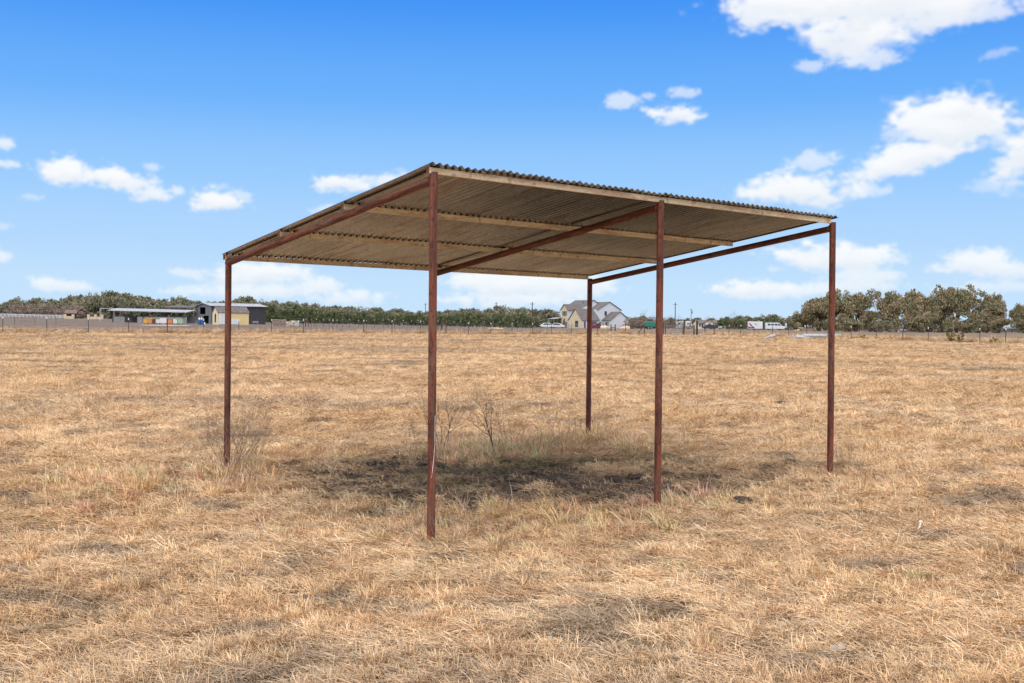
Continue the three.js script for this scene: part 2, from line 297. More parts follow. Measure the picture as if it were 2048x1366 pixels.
// the two near fences as straight lines in plan
const fenceA = [col(-60, 1 / lerp(0.0101, 0.0072, -66 / 1283)), col(1289, 1 / 0.0072)], fenceB = [col(1289, 1 / 0.0072), col(1420, 1 / 0.00735), col(2200, 1 / 0.0102)];
function behindFence(x, z) { const t = x / -z, zA = (() => { const [p, q] = [fenceA[0], fenceA[1]]; const pts = t < q.x / -q.z ? [p, q] : [fenceB[1], fenceB[2]]; const a = pts[0].x / -pts[0].z, b = pts[1].x / -pts[1].z; return 1 / lerp(1 / -pts[0].z, 1 / -pts[1].z, clamp((t - a) / (b - a), -0.5, 1.5)); })(); return z > 0 ? 0 : sstep(0, 2.5, -z - zA - 0.5); }
{
  const rad = [0]; for (let r = 0.6; r < 30; r += Math.max(0.12, r * 0.014)) rad.push(r); for (let r = 30; r < 6000; r *= 1.022) rad.push(r);
  const ang = []; for (let a = -180; a < 180;) { ang.push(a); a += Math.abs(a + (Math.abs(a) < 30 ? 0 : 0.001)) < 29 ? 0.42 : 3; }
  const P = [], C = [], U = [], I = [], n = ang.length;
  for (const r of rad) for (const a of ang) {
    const x = r * Math.sin(a / 57.29578), z = -r * Math.cos(a / 57.29578); P.push(x, ground(x, z), z); U.push(x / 4, -z / 4);
    const k = straw(x, z), d = r; let c = mix3([0.21, 0.15, 0.095], k, 0.5);
    c = mix3(c, [0.17, 0.118, 0.075], barePatch(x, z) * 0.7);
    if (d < 30) c = mix3(c, [0.135, 0.094, 0.062], dungAt(x, z) * 0.9);
    C.push(c[0] * 1.35, c[1] * 1.35, c[2] * 1.35);
  }
  for (let i = 0; i < rad.length - 1; i++) for (let j = 0; j < n; j++) { const k = (j + 1) % n, a = i * n + j, b = i * n + k, c = a + n, d = b + n; I.push(a, b, d, a, d, c); }
  const g = new THREE.BufferGeometry(); g.setAttribute('position', new THREE.Float32BufferAttribute(P, 3)); g.setAttribute('uv', new THREE.Float32BufferAttribute(U, 2)); g.setAttribute('color', new THREE.Float32BufferAttribute(C, 3)); g.setIndex(I); g.computeVertexNormals();
  const m = new THREE.Mesh(g, M.earth); m.name = 'ground'; tag(m, 'dry winter pasture ground with thin soil and thatch', 'ground', null, 'structure'); scene.add(m);
}

// ------------------------------------------------------------------ the livestock shelter
{
  const { W, D } = SH, PR = 0.0365;
  const S = thing('livestock_shelter', 'open rusty pipe frame livestock shelter with sloping corrugated metal roof', 'shelter', new THREE.Vector3(SH.x, 0, SH.z), SH.a);
  const topF = (x) => lerp(3.109, 3.0, x / W), topR = (x) => lerp(2.525, 2.466, x / W), top = (x, t) => lerp(topF(x), topR(x), t);
  const gy = (x, z) => { const c = Math.cos(SH.a), s = Math.sin(SH.a); return ground(SH.x + x * c + z * s, SH.z - x * s + z * c); };
  const pipe = (a, b, r, seg = 20) => { const A = new THREE.Vector3(...a), B = new THREE.Vector3(...b), L = A.distanceTo(B), g = new THREE.CylinderGeometry(r, r, L, seg, 8, false);
    const uv = g.attributes.uv; for (let i = 0; i < uv.count; i++) uv.setXY(i, uv.getX(i), uv.getY(i) * L / 3 + (a[0] * 0.37 + a[2] * 0.21)); g.translate(0, L / 2, 0); g.applyQuaternion(new THREE.Quaternion().setFromUnitVectors(new THREE.Vector3(0, 1, 0), B.sub(A).normalize())); return g.translate(...a); };
  const posts = [[0, 0], [W / 2, 0], [W, 0], [0, -D], [W / 2 + 0.085, -D], [W, -D]];
  posts.forEach(([x, z], i) => {
    const t = z ? 1 : 0, y1 = top(x, t), p = part('post', pipe([x - 0.008 * (i % 2), gy(x, z) - 0.35, z], [x, y1, z], PR), M.rust, S);
    if (i === 0) {                                                    // white paint run down the front corner post
      const a0 = 0.24, P = [], N = 16, I = [];
      for (let k = 0; k <= N; k++) { const s = k / N, y = lerp(0.97, 0.42, s), w = (0.045 + 0.05 * vnoise(k * 0.9, 3)) * (s > 0.92 ? 0.4 : 1), an = a0 + (s < 0.5 ? 0 : lerp(0, -0.85, (s - 0.5) * 2)) + 0.12 * (vnoise(k * 0.6, 7) - 0.5);
        for (const q of [-1, 0, 1]) { const th = an + q * w * 1.2, r = PR + (q ? 0.0008 : 0.0028); P.push(x + Math.sin(th) * r, y, z + Math.cos(th) * r); } }
      for (let k = 0; k < N; k++) for (const q of [0, 1]) { const a = k * 3 + q; I.push(a, a + 3, a + 1, a + 1, a + 3, a + 4); }
      const g = new THREE.BufferGeometry(); g.setAttribute('position', new THREE.Float32BufferAttribute(P, 3)); g.setIndex(I); g.computeVertexNormals(); const m = new THREE.Mesh(g, M.paint); m.name = 'paint_run'; m.userData.label = 'white paint run on the post'; p.add(m);
    }
  });
  for (const x of [0, W / 2, W]) {
    const xr = x === W / 2 ? x + 0.085 : x;
    part('rafter', pipe([x, topF(x) - 0.072, -0.02], [xr, topR(xr) - 0.056, -D + (x ? 0.0 : -0.02)], PR * 0.98), M.rust, S);
    for (const [zz, yy] of [[0, topF(x) - 0.072]]) part('weld_collar', new THREE.TorusGeometry(PR + 0.002, 0.006, 6, 20).translate(x, yy, zz - PR - 0.002), M.rust, S);
  }
  // C purlins, webs towards the front
  const tp = [0, 0.355, 0.675, 1], H = 0.052, FL = 0.036, TK = 0.0035;
  tp.forEach((t, k) => {
    const z = -D * t + (k === 0 ? 0.012 : 0.02), xa = -0.055, xb = W - 0.045, n = 14, P = [], U = [], I = [];
    const prof = [[0, 0], [0, H], [-FL, H], [-FL, H - 0.012], [-FL + TK, H - 0.012], [-FL + TK, H - TK], [-TK, H - TK], [-TK, TK], [-FL + TK, TK], [-FL + TK, 0.012], [-FL, 0.012], [-FL, 0]];
    const geos = []; const sh = new THREE.Shape(prof.map(([a, b]) => new THREE.Vector2(a, b)));
    const g = new THREE.ExtrudeGeometry(sh, { depth: xb - xa, steps: n, bevelEnabled: false });
    const p = g.attributes.position, uv = g.attributes.uv;
    for (let i = 0; i < p.count; i++) { const zz = p.getX(i), y = p.getY(i), x = xa + p.getZ(i); p.setXYZ(i, x, top(x, t) - 0.016 + y + 0.003 * (vnoise(x * 0.8 + k * 9, 2) - 0.5), z + zz); uv.setXY(i, x / W + k * 0.23, (y + Math.abs(zz)) / 0.11); }
    g.computeVertexNormals(); const m = part('purlin', g, M.purlin, S); void geos; void P; void U; void I;
    if (k) { const xs = [0.16, W / 2 + 0.09 * t + 0.1]; for (const x of xs) part('purlin_clip', bx(0.055, 0.075, 0.012, x, top(x, t) + 0.02, z - FL - 0.008), M.bracket, S); }
    part('end_shade_plate', bx(0.004, H + 0.004, FL + 0.004, xa - 0.003, top(xa, t) - 0.016 + H / 2, z - FL / 2), M.rust, S); void m;  // added rust-coloured plate stands for the dark shade of the hollow channel end
  });
  // corrugated sheets laid down the slope, lapping one corrugation
  const r = rngOf(12), n = 10, x0 = -0.075, x1 = W + 0.05, cover = (x1 - x0) / n, pitch = 0.0765, amp = 0.0122;
  for (let k = 0; k < n; k++) {
    const a = x0 + k * cover - (k ? 0.035 : 0), b = x0 + (k + 1) * cover + (k < n - 1 ? 0.035 : 0), nx = Math.round((b - a) / pitch * 16), nz = 10, P = [], U = [], I = [];
    const front = 0.075 + (r() - 0.5) * 0.03, back = -D - 0.085 - (r() - 0.5) * 0.04, lift = (k % 2) * 0.0022, warp = r() * 50, curl = k === n - 1 ? 0.02 : k === 0 ? 0.012 : 0;
    for (let j = 0; j <= nz; j++) for (let i = 0; i <= nx; i++) {
      const x = lerp(a, b, i / nx), z = lerp(front, back, j / nz), t = -z / D, e = (i === 0 || i === nx) ? 1 : 0;
      const ph = (x - x0) / pitch * 6.2832, edge = Math.max(0, (i / nx - 0.9) * 10) * curl;
      const y = top(x, t) + 0.037 + amp + amp * (0.3 * Math.sin(ph) + 0.75 * Math.asin(0.985 * Math.sin(ph)) / 1.397) + lift + 0.006 * (fbm(x * 1.1 + warp, t * 3, 2) - 0.5) + 0.012 * sstep(0.45, 0.75, fbm(x * 5 + 4, z * 1.2 + warp, 2)) * (j === 0 ? 1 : 0.1) - edge * 0.5 + e * 0;
      P.push(x, y, z); U.push((x - x0) / 2.2 + k * 0.31, t * 0.9 + k * 0.13);
    }
    for (let j = 0; j < nz; j++) for (let i = 0; i < nx; i++) { const p = j * (nx + 1) + i, q = p + nx + 1; I.push(p, p + 1, q + 1, p, q + 1, q); }
    const g = new THREE.BufferGeometry(); g.setAttribute('position', new THREE.Float32BufferAttribute(P, 3)); g.setAttribute('uv', new THREE.Float32BufferAttribute(U, 2)); g.setIndex(I); g.computeVertexNormals();
    part('roof_sheet', g, M.tin, S);
  }
}

// ------------------------------------------------------------------ dead grass (uncountable: a few kinds of clump, each one object)
function ribbons(build) {                                             // collects blades as thin ribbons with one colour each
  const P = [], C = [], I = [];
  const add = (x, y, z, az, tilt, len, w, bend, c, twist = 0) => {
    const n = 3, ca = Math.cos(az), sa = Math.sin(az), pa = Math.cos(az + 1.57 + twist), ps = Math.sin(az + 1.57 + twist); let px = x, py = y, pz = z, ti = tilt; const o = P.length / 3;
    for (let k = 0; k <= n; k++) {
      const ww = k === n ? 0.12 * w : w * (1 - 0.25 * k / n); P.push(px - pa * ww / 2, py, pz - ps * ww / 2, px + pa * ww / 2, py + w * 0.3, pz + ps * ww / 2); C.push(...c, ...c);
      const st = len / n; px += Math.cos(ti) * ca * st; pz += Math.cos(ti) * sa * st; py = Math.max(0.003, py + Math.sin(ti) * st); ti -= bend / n;
    }
    for (let k = 0; k < n; k++) { const a = o + k * 2; I.push(a, a + 1, a + 3, a, a + 3, a + 2); }
  };
  build(add); const g = new THREE.BufferGeometry(); g.setAttribute('position', new THREE.Float32BufferAttribute(P, 3)); g.setAttribute('color', new THREE.Float32BufferAttribute(C, 3)); g.setIndex(I); g.computeVertexNormals(); return g;
}
function bladeTone(r) { const q = r(); const v = 0.7 + 0.62 * r(); if (q < 0.5) return [1.0 * v, 0.97 * v, 0.9 * v]; if (q < 0.75) return [1.02 * v, 0.88 * v, 0.74 * v]; if (q < 0.9) return [0.62 * v, 0.62 * v, 0.66 * v]; return [1.2 * v, 1.22 * v, 1.2 * v]; }
const KIND = {
  thatch: (r) => ribbons((add) => { for (let i = 0; i < 95; i++) { const q = Math.sqrt(r()) * 0.17, t = r() * 6.283; add(Math.cos(t) * q, 0.004 + r() * 0.022, Math.sin(t) * q, r() * 6.283, (r() - 0.25) * 0.5, 0.05 + 0.13 * r(), 0.0028 + 0.0022 * r(), (r() - 0.2) * 0.8, bladeTone(r)); } }),
  stubble: (r) => ribbons((add) => { for (let i = 0; i < 80; i++) { const q = Math.sqrt(r()) * 0.16, t = r() * 6.283; add(Math.cos(t) * q, 0, Math.sin(t) * q, r() * 6.283, 0.5 + r() * 0.9, 0.025 + 0.055 * r(), 0.0028 + 0.002 * r(), 0.2 + 0.9 * r(), bladeTone(r)); } }),
  tuft: (r) => ribbons((add) => { const ax = r() * 6.28; for (let i = 0; i < 62; i++) { const q = Math.sqrt(r()) * 0.06, t = r() * 6.283; add(Math.cos(t) * q, 0, Math.sin(t) * q, r() < 0.7 ? t + (r() - 0.5) : ax + (r() - 0.5), 0.45 + r() * 1.0, 0.06 + 0.09 * r(), 0.003 + 0.002 * r(), 0.2 + 1.2 * r(), bladeTone(r)); } }),
  stalk: (r) => ribbons((add) => { for (let i = 0; i < 12; i++) { const q = Math.sqrt(r()) * 0.06, t = r() * 6.283; add(Math.cos(t) * q, 0, Math.sin(t) * q, r() * 6.283, 0.6 + r() * 0.95, 0.12 + 0.17 * r(), 0.0022 + 0.0014 * r(), 0.3 + 0.9 * r(), bladeTone(r).map((x) => x * 1.1)); } }),
};
{
  const inst = {}; for (const k in KIND) inst[k] = [0, 1, 2].map(() => []);
  const r = rngOf(77), m4 = new THREE.Matrix4(), q = new THREE.Quaternion(), e = new THREE.Euler(), v = new THREE.Vector3(), s = new THREE.Vector3();
  const put = (kind, x, z, sc, c, sink = 0) => { e.set((r() - 0.5) * 0.24, r() * 6.283, (r() - 0.5) * 0.24); q.setFromEuler(e); const y = ground(x, z); v.set(x, y - sink, z); s.set(sc, sc * (0.8 + 0.4 * r()), sc); m4.compose(v, q, s); inst[kind][Math.floor(r() * 3)].push(m4.toArray(), c); };
  // zones: distance from, to, clumps per square metre, size
  const zones = [[5.2, 12, 150, 0.88], [12, 20, 125, 0.95], [20, 34, 72, 1.2], [34, 60, 36, 1.5], [60, 100, 16, 2.0], [100, 150, 6, 2.6]];
  for (const [d0, d1, den, size] of zones) {
    const area = 0.5 * (d1 * d1 - d0 * d0) * 1.06, n = Math.round(area * den);
    for (let i = 0; i < n; i++) {
      const d = Math.sqrt(lerp(d0 * d0, d1 * d1, r())), a = (r() - 0.5) * 1.06, x = d * Math.sin(a), z = -d * Math.cos(a);
      const dg = d < 30 ? dungAt(x, z) : 0, bare = barePatch(x, z);
      if (r() < dg * 0.86 || (d < 34 && r() < bare * 0.55)) continue;
      const lush = fbm(x * 0.9 + 50, z * 0.9, 3), tuftiness = sstep(0.4, 0.66, lush + 0.25 * (fbm(x * 4, z * 4, 2) - 0.5));
      let c = straw(x, z).slice(); const j = 0.8 + 0.4 * r(); c = c.map((t) => t * j);
      if (bare > 0.1) c = mix3(c, [0.30, 0.235, 0.165], bare * 0.75);
      if (dg > 0.05) c = mix3(c, [0.36, 0.26, 0.15], dg * 0.7);
      const [lx, lz] = local(x, z); let green = d < 30 && lz > 1.9 && lx > 1.4 && lx < 5.2 && lz < 4.6 ? sstep(0.52, 0.62, fbm(x * 2.1 + 4, z * 2.1 + 4, 3)) : 0;
      if (d < 12 && fbm(x * 2.2 + 90, z * 2.2, 2) > 0.78) green = 0.4;
      if (green > 0 && r() < green * 0.4) c = mix3(c, [0.13, 0.2, 0.045], 0.75);
      const u = r(); let kind = u < 0.34 ? 'thatch' : u < 0.72 ? (tuftiness > 0.4 ? 'stubble' : 'thatch') : u < 0.978 ? (r() < tuftiness ? 'tuft' : 'stubble') : 'stalk';
      if (bare > 0.5 && kind !== 'thatch' && r() < 0.75) kind = 'thatch';
      if (dg > 0.3 && (kind === 'tuft' || kind === 'stalk')) kind = 'thatch';
      if (kind === 'thatch') c = [c[0] * 0.84, c[1] * 0.83, c[2] * 0.84];                // last year's matted straw is greyer than what still stands
      put(kind, x, z, size * (0.75 + 0.5 * r()) * (kind === 'stalk' && d > 30 ? 0.5 : 1) * (d > 34 ? 0.85 : 1), c, 0.004 * size);
    }
  }
  // longer grass left standing round each post and along the back of the shelter
  const tall = (x, z, n, rad, sc) => { for (let i = 0; i < n; i++) { const t = r() * 6.283, d = Math.sqrt(r()) * rad, c = mix3(straw(x, z), [0.46, 0.36, 0.23], 0.5 * r()).map((y) => y * (0.85 + 0.3 * r())); put(r() < 0.45 ? 'stalk' : 'tuft', x + Math.cos(t) * d, z + Math.sin(t) * d, sc * (0.7 + 0.6 * r()), c, 0.006); } };
  for (const [px, py, n, rad, sc] of [[864, 1086, 10, 0.3, 0.9], [1313, 1020, 14, 0.28, 1.0], [1662, 950, 14, 0.3, 1.0], [455, 945, 40, 0.45, 1.4], [1177, 880, 46, 0.5, 1.5], [1020, 905, 70, 0.9, 1.35], [1120, 895, 60, 0.8, 1.35], [900, 915, 46, 0.7, 1.3], [1270, 895, 50, 0.9, 1.3], [220, 970, 60, 0.6, 1.15], [150, 1000, 40, 0.7, 1.1], [400, 965, 50, 0.8, 1.2], [700, 1040, 40, 1.0, 1.0], [1000, 1060, 50, 1.1, 1.1], [1230, 1060, 30, 0.6, 1.2], [1400, 1010, 30, 0.5, 1.1]]) { const p = hit(px, py); tall(p.x, p.z, n, rad, sc); }
  // fence-line growth
  for (const [p, b] of [fenceA, fenceB.slice(1)]) for (let i = 0; i < 420; i++) { const t = r(), x = lerp(p.x, b.x, t) + (r() - 0.5) * 1.2, z = lerp(p.z, b.z, t) - 0.3 + (r() - 0.5) * 1.2; put('tuft', x, z, 3.2 + 2.6 * r(), mix3(straw(x, z), [0.5, 0.36, 0.2], 0.5), 0.02); }
  const text = { thatch: ['flattened dead grass thatch matted over the whole pasture', 'thatch'], stubble: ['short cropped straw coloured grass stubble across the pasture', 'grass'], tuft: ['upright tan tufts of dead grass across the pasture', 'grass'], stalk: ['long thin pale dead grass stalks sprinkled over the pasture', 'grass'] };
  const nm = { thatch: 'grass_thatch', stubble: 'grass_stubble', tuft: 'grass_tufts', stalk: 'grass_stalks' };
  let total = 0;
  for (const k in KIND) inst[k].forEach((l, i) => {
    const g = KIND[k](rngOf(500 + i * 7 + k.length * 31)), n = l.length / 2, im = new THREE.InstancedMesh(g, M.blade, n), c = new THREE.Color(); total += n;
    for (let j = 0; j < n; j++) { m4.fromArray(l[j * 2]); im.setMatrixAt(j, m4); im.setColorAt(j, c.setRGB(...l[j * 2 + 1])); }
    im.name = numbered(nm[k]); tag(im, text[k][0], text[k][1], 'dead pasture grass', 'stuff'); scene.add(im);
  });
  console.log('grass clumps', total);
}

// ------------------------------------------------------------------ dung, stones and sticks
function lump(seed, w, h, d, rough = 0.5) { const g = new THREE.IcosahedronGeometry(1, 2), p = g.attributes.position; for (let i = 0; i < p.count; i++) { const x = p.getX(i), y = p.getY(i), z = p.getZ(i), k = 1 + rough * (fbm(x * 1.7 + seed * 3.1 + z, y * 1.7 + z * 1.3 + seed, 3) - 0.5) * 2; p.setXYZ(i, x * k * w, y * k * h, z * k * d); } g.computeVertexNormals(); return g; }
{
  const r = rngOf(8), clods = [[797, 986, 22], [575, 935, 30], [592, 931, 24], [712, 972, 26], [742, 932, 20], [716, 938, 16], [845, 935, 34], [882, 938, 30], [728, 988, 26], [1012, 958, 18], [1158, 992, 24], [1155, 978, 16], [1332, 952, 30], [1386, 942, 22], [1402, 938, 18], [1486, 1008, 34], [1497, 974, 22], [1270, 958, 28], [1232, 962, 26], [953, 1017, 14], [1203, 986, 18], [1040, 1042, 24], [640, 950, 22], [668, 968, 24], [775, 950, 22], [1060, 948, 24], [1100, 962, 22], [1290, 940, 22], [930, 925, 24], [1010, 930, 30], [1345, 930, 18], [690, 930, 20], [1445, 1010, 18], [560, 940, 16]];
  for (const [px, py, w] of clods) {
    const p = hit(px, py), s = w * -p.z / F * 0.5; p.y += s * 0.12;
    solo('dung_clod', lump(r() * 90, s * (0.9 + 0.4 * r()), s * (0.45 + 0.25 * r()), s * (0.7 + 0.4 * r()), 0.65), M.dung, p, r() * 6, 'dark dried dung clod on the trampled ground beneath the shelter', 'dung', 'dung clods under the shelter');
  }
  const field = [[1255, 793, 26], [1240, 803, 14], [1565, 810, 34], [1560, 822, 40], [1474, 814, 16], [1580, 928, 44], [1725, 885, 14], [1840, 885, 22], [1985, 852, 30], [1990, 860, 26], [1950, 868, 22], [1890, 877, 16], [1688, 845, 24], [1760, 842, 20], [1470, 897, 24], [1490, 905, 20], [1535, 930, 22], [190, 826, 18], [1290, 690, 8], [1066, 684, 8], [798, 681, 9]];
  for (const [px, py, w] of field) { const p = hit(px, py), s = w * -p.z / F * 0.5; p.y += s * 0.1; solo('dung_pat', lump(r() * 90, s, s * 0.3, s * 0.7, 0.7), M.dung, p, r() * 6, 'dark flat dung pat out on the open pasture', 'dung', 'dung pats across the pasture'); }
  const crumbs = [], m4 = new THREE.Matrix4(), e = new THREE.Euler(), q = new THREE.Quaternion(), v = new THREE.Vector3(), sc = new THREE.Vector3();
  for (let i = 0; i < 26000; i++) { const x = -0.25 + (r() - 0.5) * 7, z = -13.9 + (r() - 0.5) * 5, g = dungAt(x, z), n = sstep(0.45, 0.62, fbm(x * 6, z * 6, 2)); if (r() > g * (0.12 + 0.5 * n)) continue; const w = 0.008 + 0.03 * r() ** 3; e.set(r() * 6, r() * 6, r() * 6); crumbs.push(m4.compose(v.set(x, ground(x, z) + w * 0.3, z), q.setFromEuler(e), sc.set(w * 1.3, w * 0.8, w)).toArray()); }
  const cm = new THREE.InstancedMesh(lump(5, 1, 1, 1, 0.6), M.crumb, crumbs.length), cc = new THREE.Color(); crumbs.forEach((a, i) => { cm.setMatrixAt(i, m4.fromArray(a)); const k = 0.6 + 0.9 * r(); cm.setColorAt(i, cc.setRGB(k, k * (0.95 + 0.1 * r()), k)); }); cm.name = 'soil_crumbs'; tag(cm, 'loose brown crumbs of soil and dung under the shelter', 'soil', null, 'stuff'); scene.add(cm);
  { const p = hit(1677, 1308); p.y += 0.02; solo('limestone', lump(4, 0.055, 0.035, 0.04, 0.35), M.rock, p, 0.6, 'small pale limestone lying in the grass near the bottom edge', 'stone'); }
  { const p = hit(1838, 1064); solo('bone_fragment', [bar([-0.02, 0.005, 0.02], [0.03, 0.085, -0.02], 0.012, 0.009, 7), lump(2, 0.02, 0.016, 0.016, 0.3).translate(0.03, 0.085, -0.02)], M.bone, p, 0.2, 'pale curved bone sticking up from the grass right of the shelter', 'bone'); }
  for (const [a, b, c, lab] of [[[1068, 929], [1085, 914], 'dark', 'thin grey stick leaning beside the mid front post'], [[1175, 1032], [1198, 1035], 'pale', 'pale weathered stick lying flat between the two front posts']]) { void c; const p = hit(a[0] + 190 * (a[0] === 1068 ? 1 : 0), a[1]), q = hit(b[0] + 190 * (a[0] === 1068 ? 1 : 0), b[1]); solo('stick', bar([0, 0.03, 0], [q.x - p.x, q.y - p.y + 0.07, (q.z - p.z) * 0.3], 0.009, 0.006, 6), M.twig, p, 0, lab, 'stick'); }
}

// ------------------------------------------------------------------ dry weeds by the shelter
function weedGeo(seed, o) {                                           // forking stems as thin three-sided tubes, one continuous plant
  const r = rngOf(seed), G = [];
  const grow = (p, dir, len, rad, lv) => {
    const n = lv ? 3 : 2; let a = p.clone(), d = dir.clone(), ra = rad;
    for (let k = 0; k < n; k++) { d.add(new THREE.Vector3((r() - 0.5) * o.wob, (r() - 0.3) * o.wob * 0.6, (r() - 0.5) * o.wob)).normalize(); const b = a.clone().addScaledVector(d, len / n), rb = ra * 0.82; G.push(bar(a.toArray(), b.toArray(), ra, rb, 3, true));
      if (lv > 0 && (k > 0 || lv < o.levels)) { const m = 1 + Math.floor(r() * o.fork); for (let j = 0; j < m; j++) grow(b, d.clone().add(new THREE.Vector3((r() - 0.5) * o.spread, (r() - 0.25) * o.spread * 0.7, (r() - 0.5) * o.spread)).normalize(), len * (0.45 + 0.3 * r()), rb * 0.66, lv - 1); }
      a = b; ra = rb; }
  };
  for (let s = 0; s < o.stems; s++) { const t = r() * 6.283, l = o.lean * (0.3 + r()); grow(new THREE.Vector3(Math.cos(t) * o.base * r(), -0.02, Math.sin(t) * o.base * r()), new THREE.Vector3(Math.cos(t) * l, 1, Math.sin(t) * l).normalize(), o.h * (0.55 + 0.3 * r()), o.rad, o.levels); }
  return G.map(strip);
}
{
  const W = [
    [458, 945, 3, { stems: 30, base: 0.16, lean: 0.75, h: 0.72, rad: 0.0036, levels: 2, fork: 2.6, spread: 1.9, wob: 0.25 }, M.twig, 'dense dry wispy weed around the rear left shelter post'],
    [505, 930, 4, { stems: 7, base: 0.15, lean: 0.6, h: 0.45, rad: 0.003, levels: 2, fork: 2, spread: 1.2, wob: 0.3 }, M.twig, 'sparse dry weed just right of the rear left post'],
    [884, 905, 5, { stems: 6, base: 0.08, lean: 0.4, h: 0.62, rad: 0.006, levels: 3, fork: 1.9, spread: 1.9, wob: 0.35 }, M.twigDark, 'tall bare stemmed weed right behind the front corner post'],
    [994, 912, 6, { stems: 2, base: 0.03, lean: 0.4, h: 0.6, rad: 0.011, levels: 3, fork: 2.4, spread: 2.3, wob: 0.35 }, M.twigDark, 'small forking leafless sapling under the back of the roof'],
    [1025, 905, 7, { stems: 5, base: 0.1, lean: 0.45, h: 0.5, rad: 0.004, levels: 2, fork: 2, spread: 1.1, wob: 0.25 }, M.twig, 'thin dry weed right of the leafless sapling'],
    [1115, 893, 8, { stems: 9, base: 0.2, lean: 0.5, h: 0.45, rad: 0.0032, levels: 2, fork: 2, spread: 1.1, wob: 0.25 }, M.twig, 'low dry weed left of the rear right post'],
    [1186, 880, 9, { stems: 10, base: 0.16, lean: 0.5, h: 0.46, rad: 0.0032, levels: 2, fork: 2, spread: 1.1, wob: 0.25 }, M.twig, 'dry wispy weed around the rear right shelter post'],
    [840, 905, 10, { stems: 6, base: 0.2, lean: 0.5, h: 0.5, rad: 0.003, levels: 2, fork: 2, spread: 1.2, wob: 0.3 }, M.twig, 'faint dry weed left of the front corner post'],
    [880, 1090, 11, { stems: 12, base: 0.18, lean: 0.6, h: 0.28, rad: 0.0022, levels: 2, fork: 2, spread: 1.3, wob: 0.4 }, M.twig, 'tangled dry weed at the foot of the front corner post'],
    [1690, 945, 12, { stems: 5, base: 0.03, lean: 0.7, h: 0.42, rad: 0.0025, levels: 1, fork: 2, spread: 1.0, wob: 0.4 }, M.twig, 'arching dry weed at the foot of the right front post'],
    [960, 1075, 13, { stems: 5, base: 0.03, lean: 0.4, h: 0.4, rad: 0.0028, levels: 2, fork: 2, spread: 1, wob: 0.3 }, M.twig, 'thin reddish weed stems in front of the shelter centre'],
  ];
  for (const [px, py, seed, o, m, lab] of W) solo('dry_weed', weedGeo(seed, o), m, hit(px, py), 0, lab, 'weed', 'dry weeds around the shelter');
}

// ------------------------------------------------------------------ fences
const tposts = (F0, list) => list.map(([px, kind, h = 1.4, lean = 0]) => { void F0; return { px, kind, h, lean }; });
function fence(name, label, pts, zAt, strands, meshy) {
  const f = thing(name, label, 'fence', col(pts[0].px, zAt(pts[0].px))), o = f.position, P = [];
  for (const q of pts) {
    const p = col(q.px, zAt(q.px)).sub(o), x = p.x, y = p.y, z = p.z, h = q.h, dx = q.lean * h; P.push([x, y, z, h]);
    if (q.kind === 't') { const post = part('post', [bar([x, y - 0.3, z], [x + dx, y + h, z], 0.03, 0.03, 4)], M.tpost, f); part('white_tip', bar([x + dx * 0.9, y + h - 0.16, z], [x + dx, y + h + 0.012, z], 0.045, 0.045, 6), M.white, post); }
    else if (q.kind === 'g') part('post', bar([x, y - 0.3, z], [x + dx, y + h, z], 0.03, 0.03, 4), M.tpost, f);
    else if (q.kind === 'r') part('post', bar([x, y - 0.3, z], [x + dx, y + h, z], 0.045, 0.045, 8), M.rustPost, f);
    else if (q.kind === 'w') part('post', bar([x, y - 0.3, z], [x + dx, y + h, z], 0.13, 0.11, 8), M.wood, f);
  }
  const wires = []; for (let i = 0; i + 1 < P.length; i++) { const [a, b] = [P[i], P[i + 1]]; for (let k = 0; k < strands; k++) { const t = 0.08 + 0.82 * k / (strands - 1); wires.push(bar([a[0], a[1] + t * 1.3, a[2] + 0.02], [b[0], b[1] + t * 1.3, b[2] + 0.02], 0.0035, 0.0035, 3, true)); }
    if (meshy) for (let k = 1; k < 14; k++) { const t = k / 14, x = lerp(a[0], b[0], t), y = lerp(a[1], b[1], t), z = lerp(a[2], b[2], t); wires.push(bar([x, y + 0.05, z + 0.02], [x, y + 1.15, z + 0.02], 0.0028, 0.0028, 3, true)); } }
  part('wire', wires, M.wire, f); return f;
}
const zA = (px) => 1 / lerp(0.0101, 0.0072, (px - 6) / 1283), zB = (px) => 1 / lerp(0.00735, 0.0096, (px - 1420) / 590);
fence('wire_fence', 'long wire fence with white tipped steel posts across the back of the pasture', [[-80, 't'], [6, 't'], [94, 't'], [177, 't'], [257, 't'], [335, 'r', 1.42], [407, 't'], [478, 'g', 1.15], [543, 't'], [607, 't'], [666, 't'], [727, 't'], [784, 't'], [841, 't'], [892, 'r', 1.5], [937, 't', 1.3], [982, 't', 1.3], [1024, 't', 1.3], [1065, 't', 1.3], [1103.5, 'g', 1.2], [1143.6, 'g', 1.25], [1195, 'g', 1.2], [1216, 't', 1.35], [1251, 'g', 1.3], [1289, 'r', 1.4]].map(([px, kind, h = 1.4]) => ({ px, kind, h, lean: (hash2(Math.round(px), 5) - 0.5) * 0.04 })), zA, 6, true);
fence('wire_fence', 'wire fence of mixed steel posts running right behind the culvert pipes', [[1410, 'r', 1.55], [1429, 'r', 1.4], [1457.5, 't', 1.3], [1481, 't', 1.3], [1508, 'g', 1.1], [1544, 'g', 1.2], [1578, 'g', 1.25], [1614, 'g', 1.15], [1655, 'g', 1.2], [1703, 't', 1.35], [1752, 'g', 1.15], [1805, 'g', 1.15], [1857, 't', 1.35], [1904, 'g', 1.2], [1960, 't', 1.35], [2011, 't', 1.4], [2070, 't', 1.4], [2140, 't', 1.4]].map(([px, kind, h]) => ({ px, kind, h, lean: (hash2(Math.round(px), 9) - 0.5) * 0.12 })), zB, 5, false);
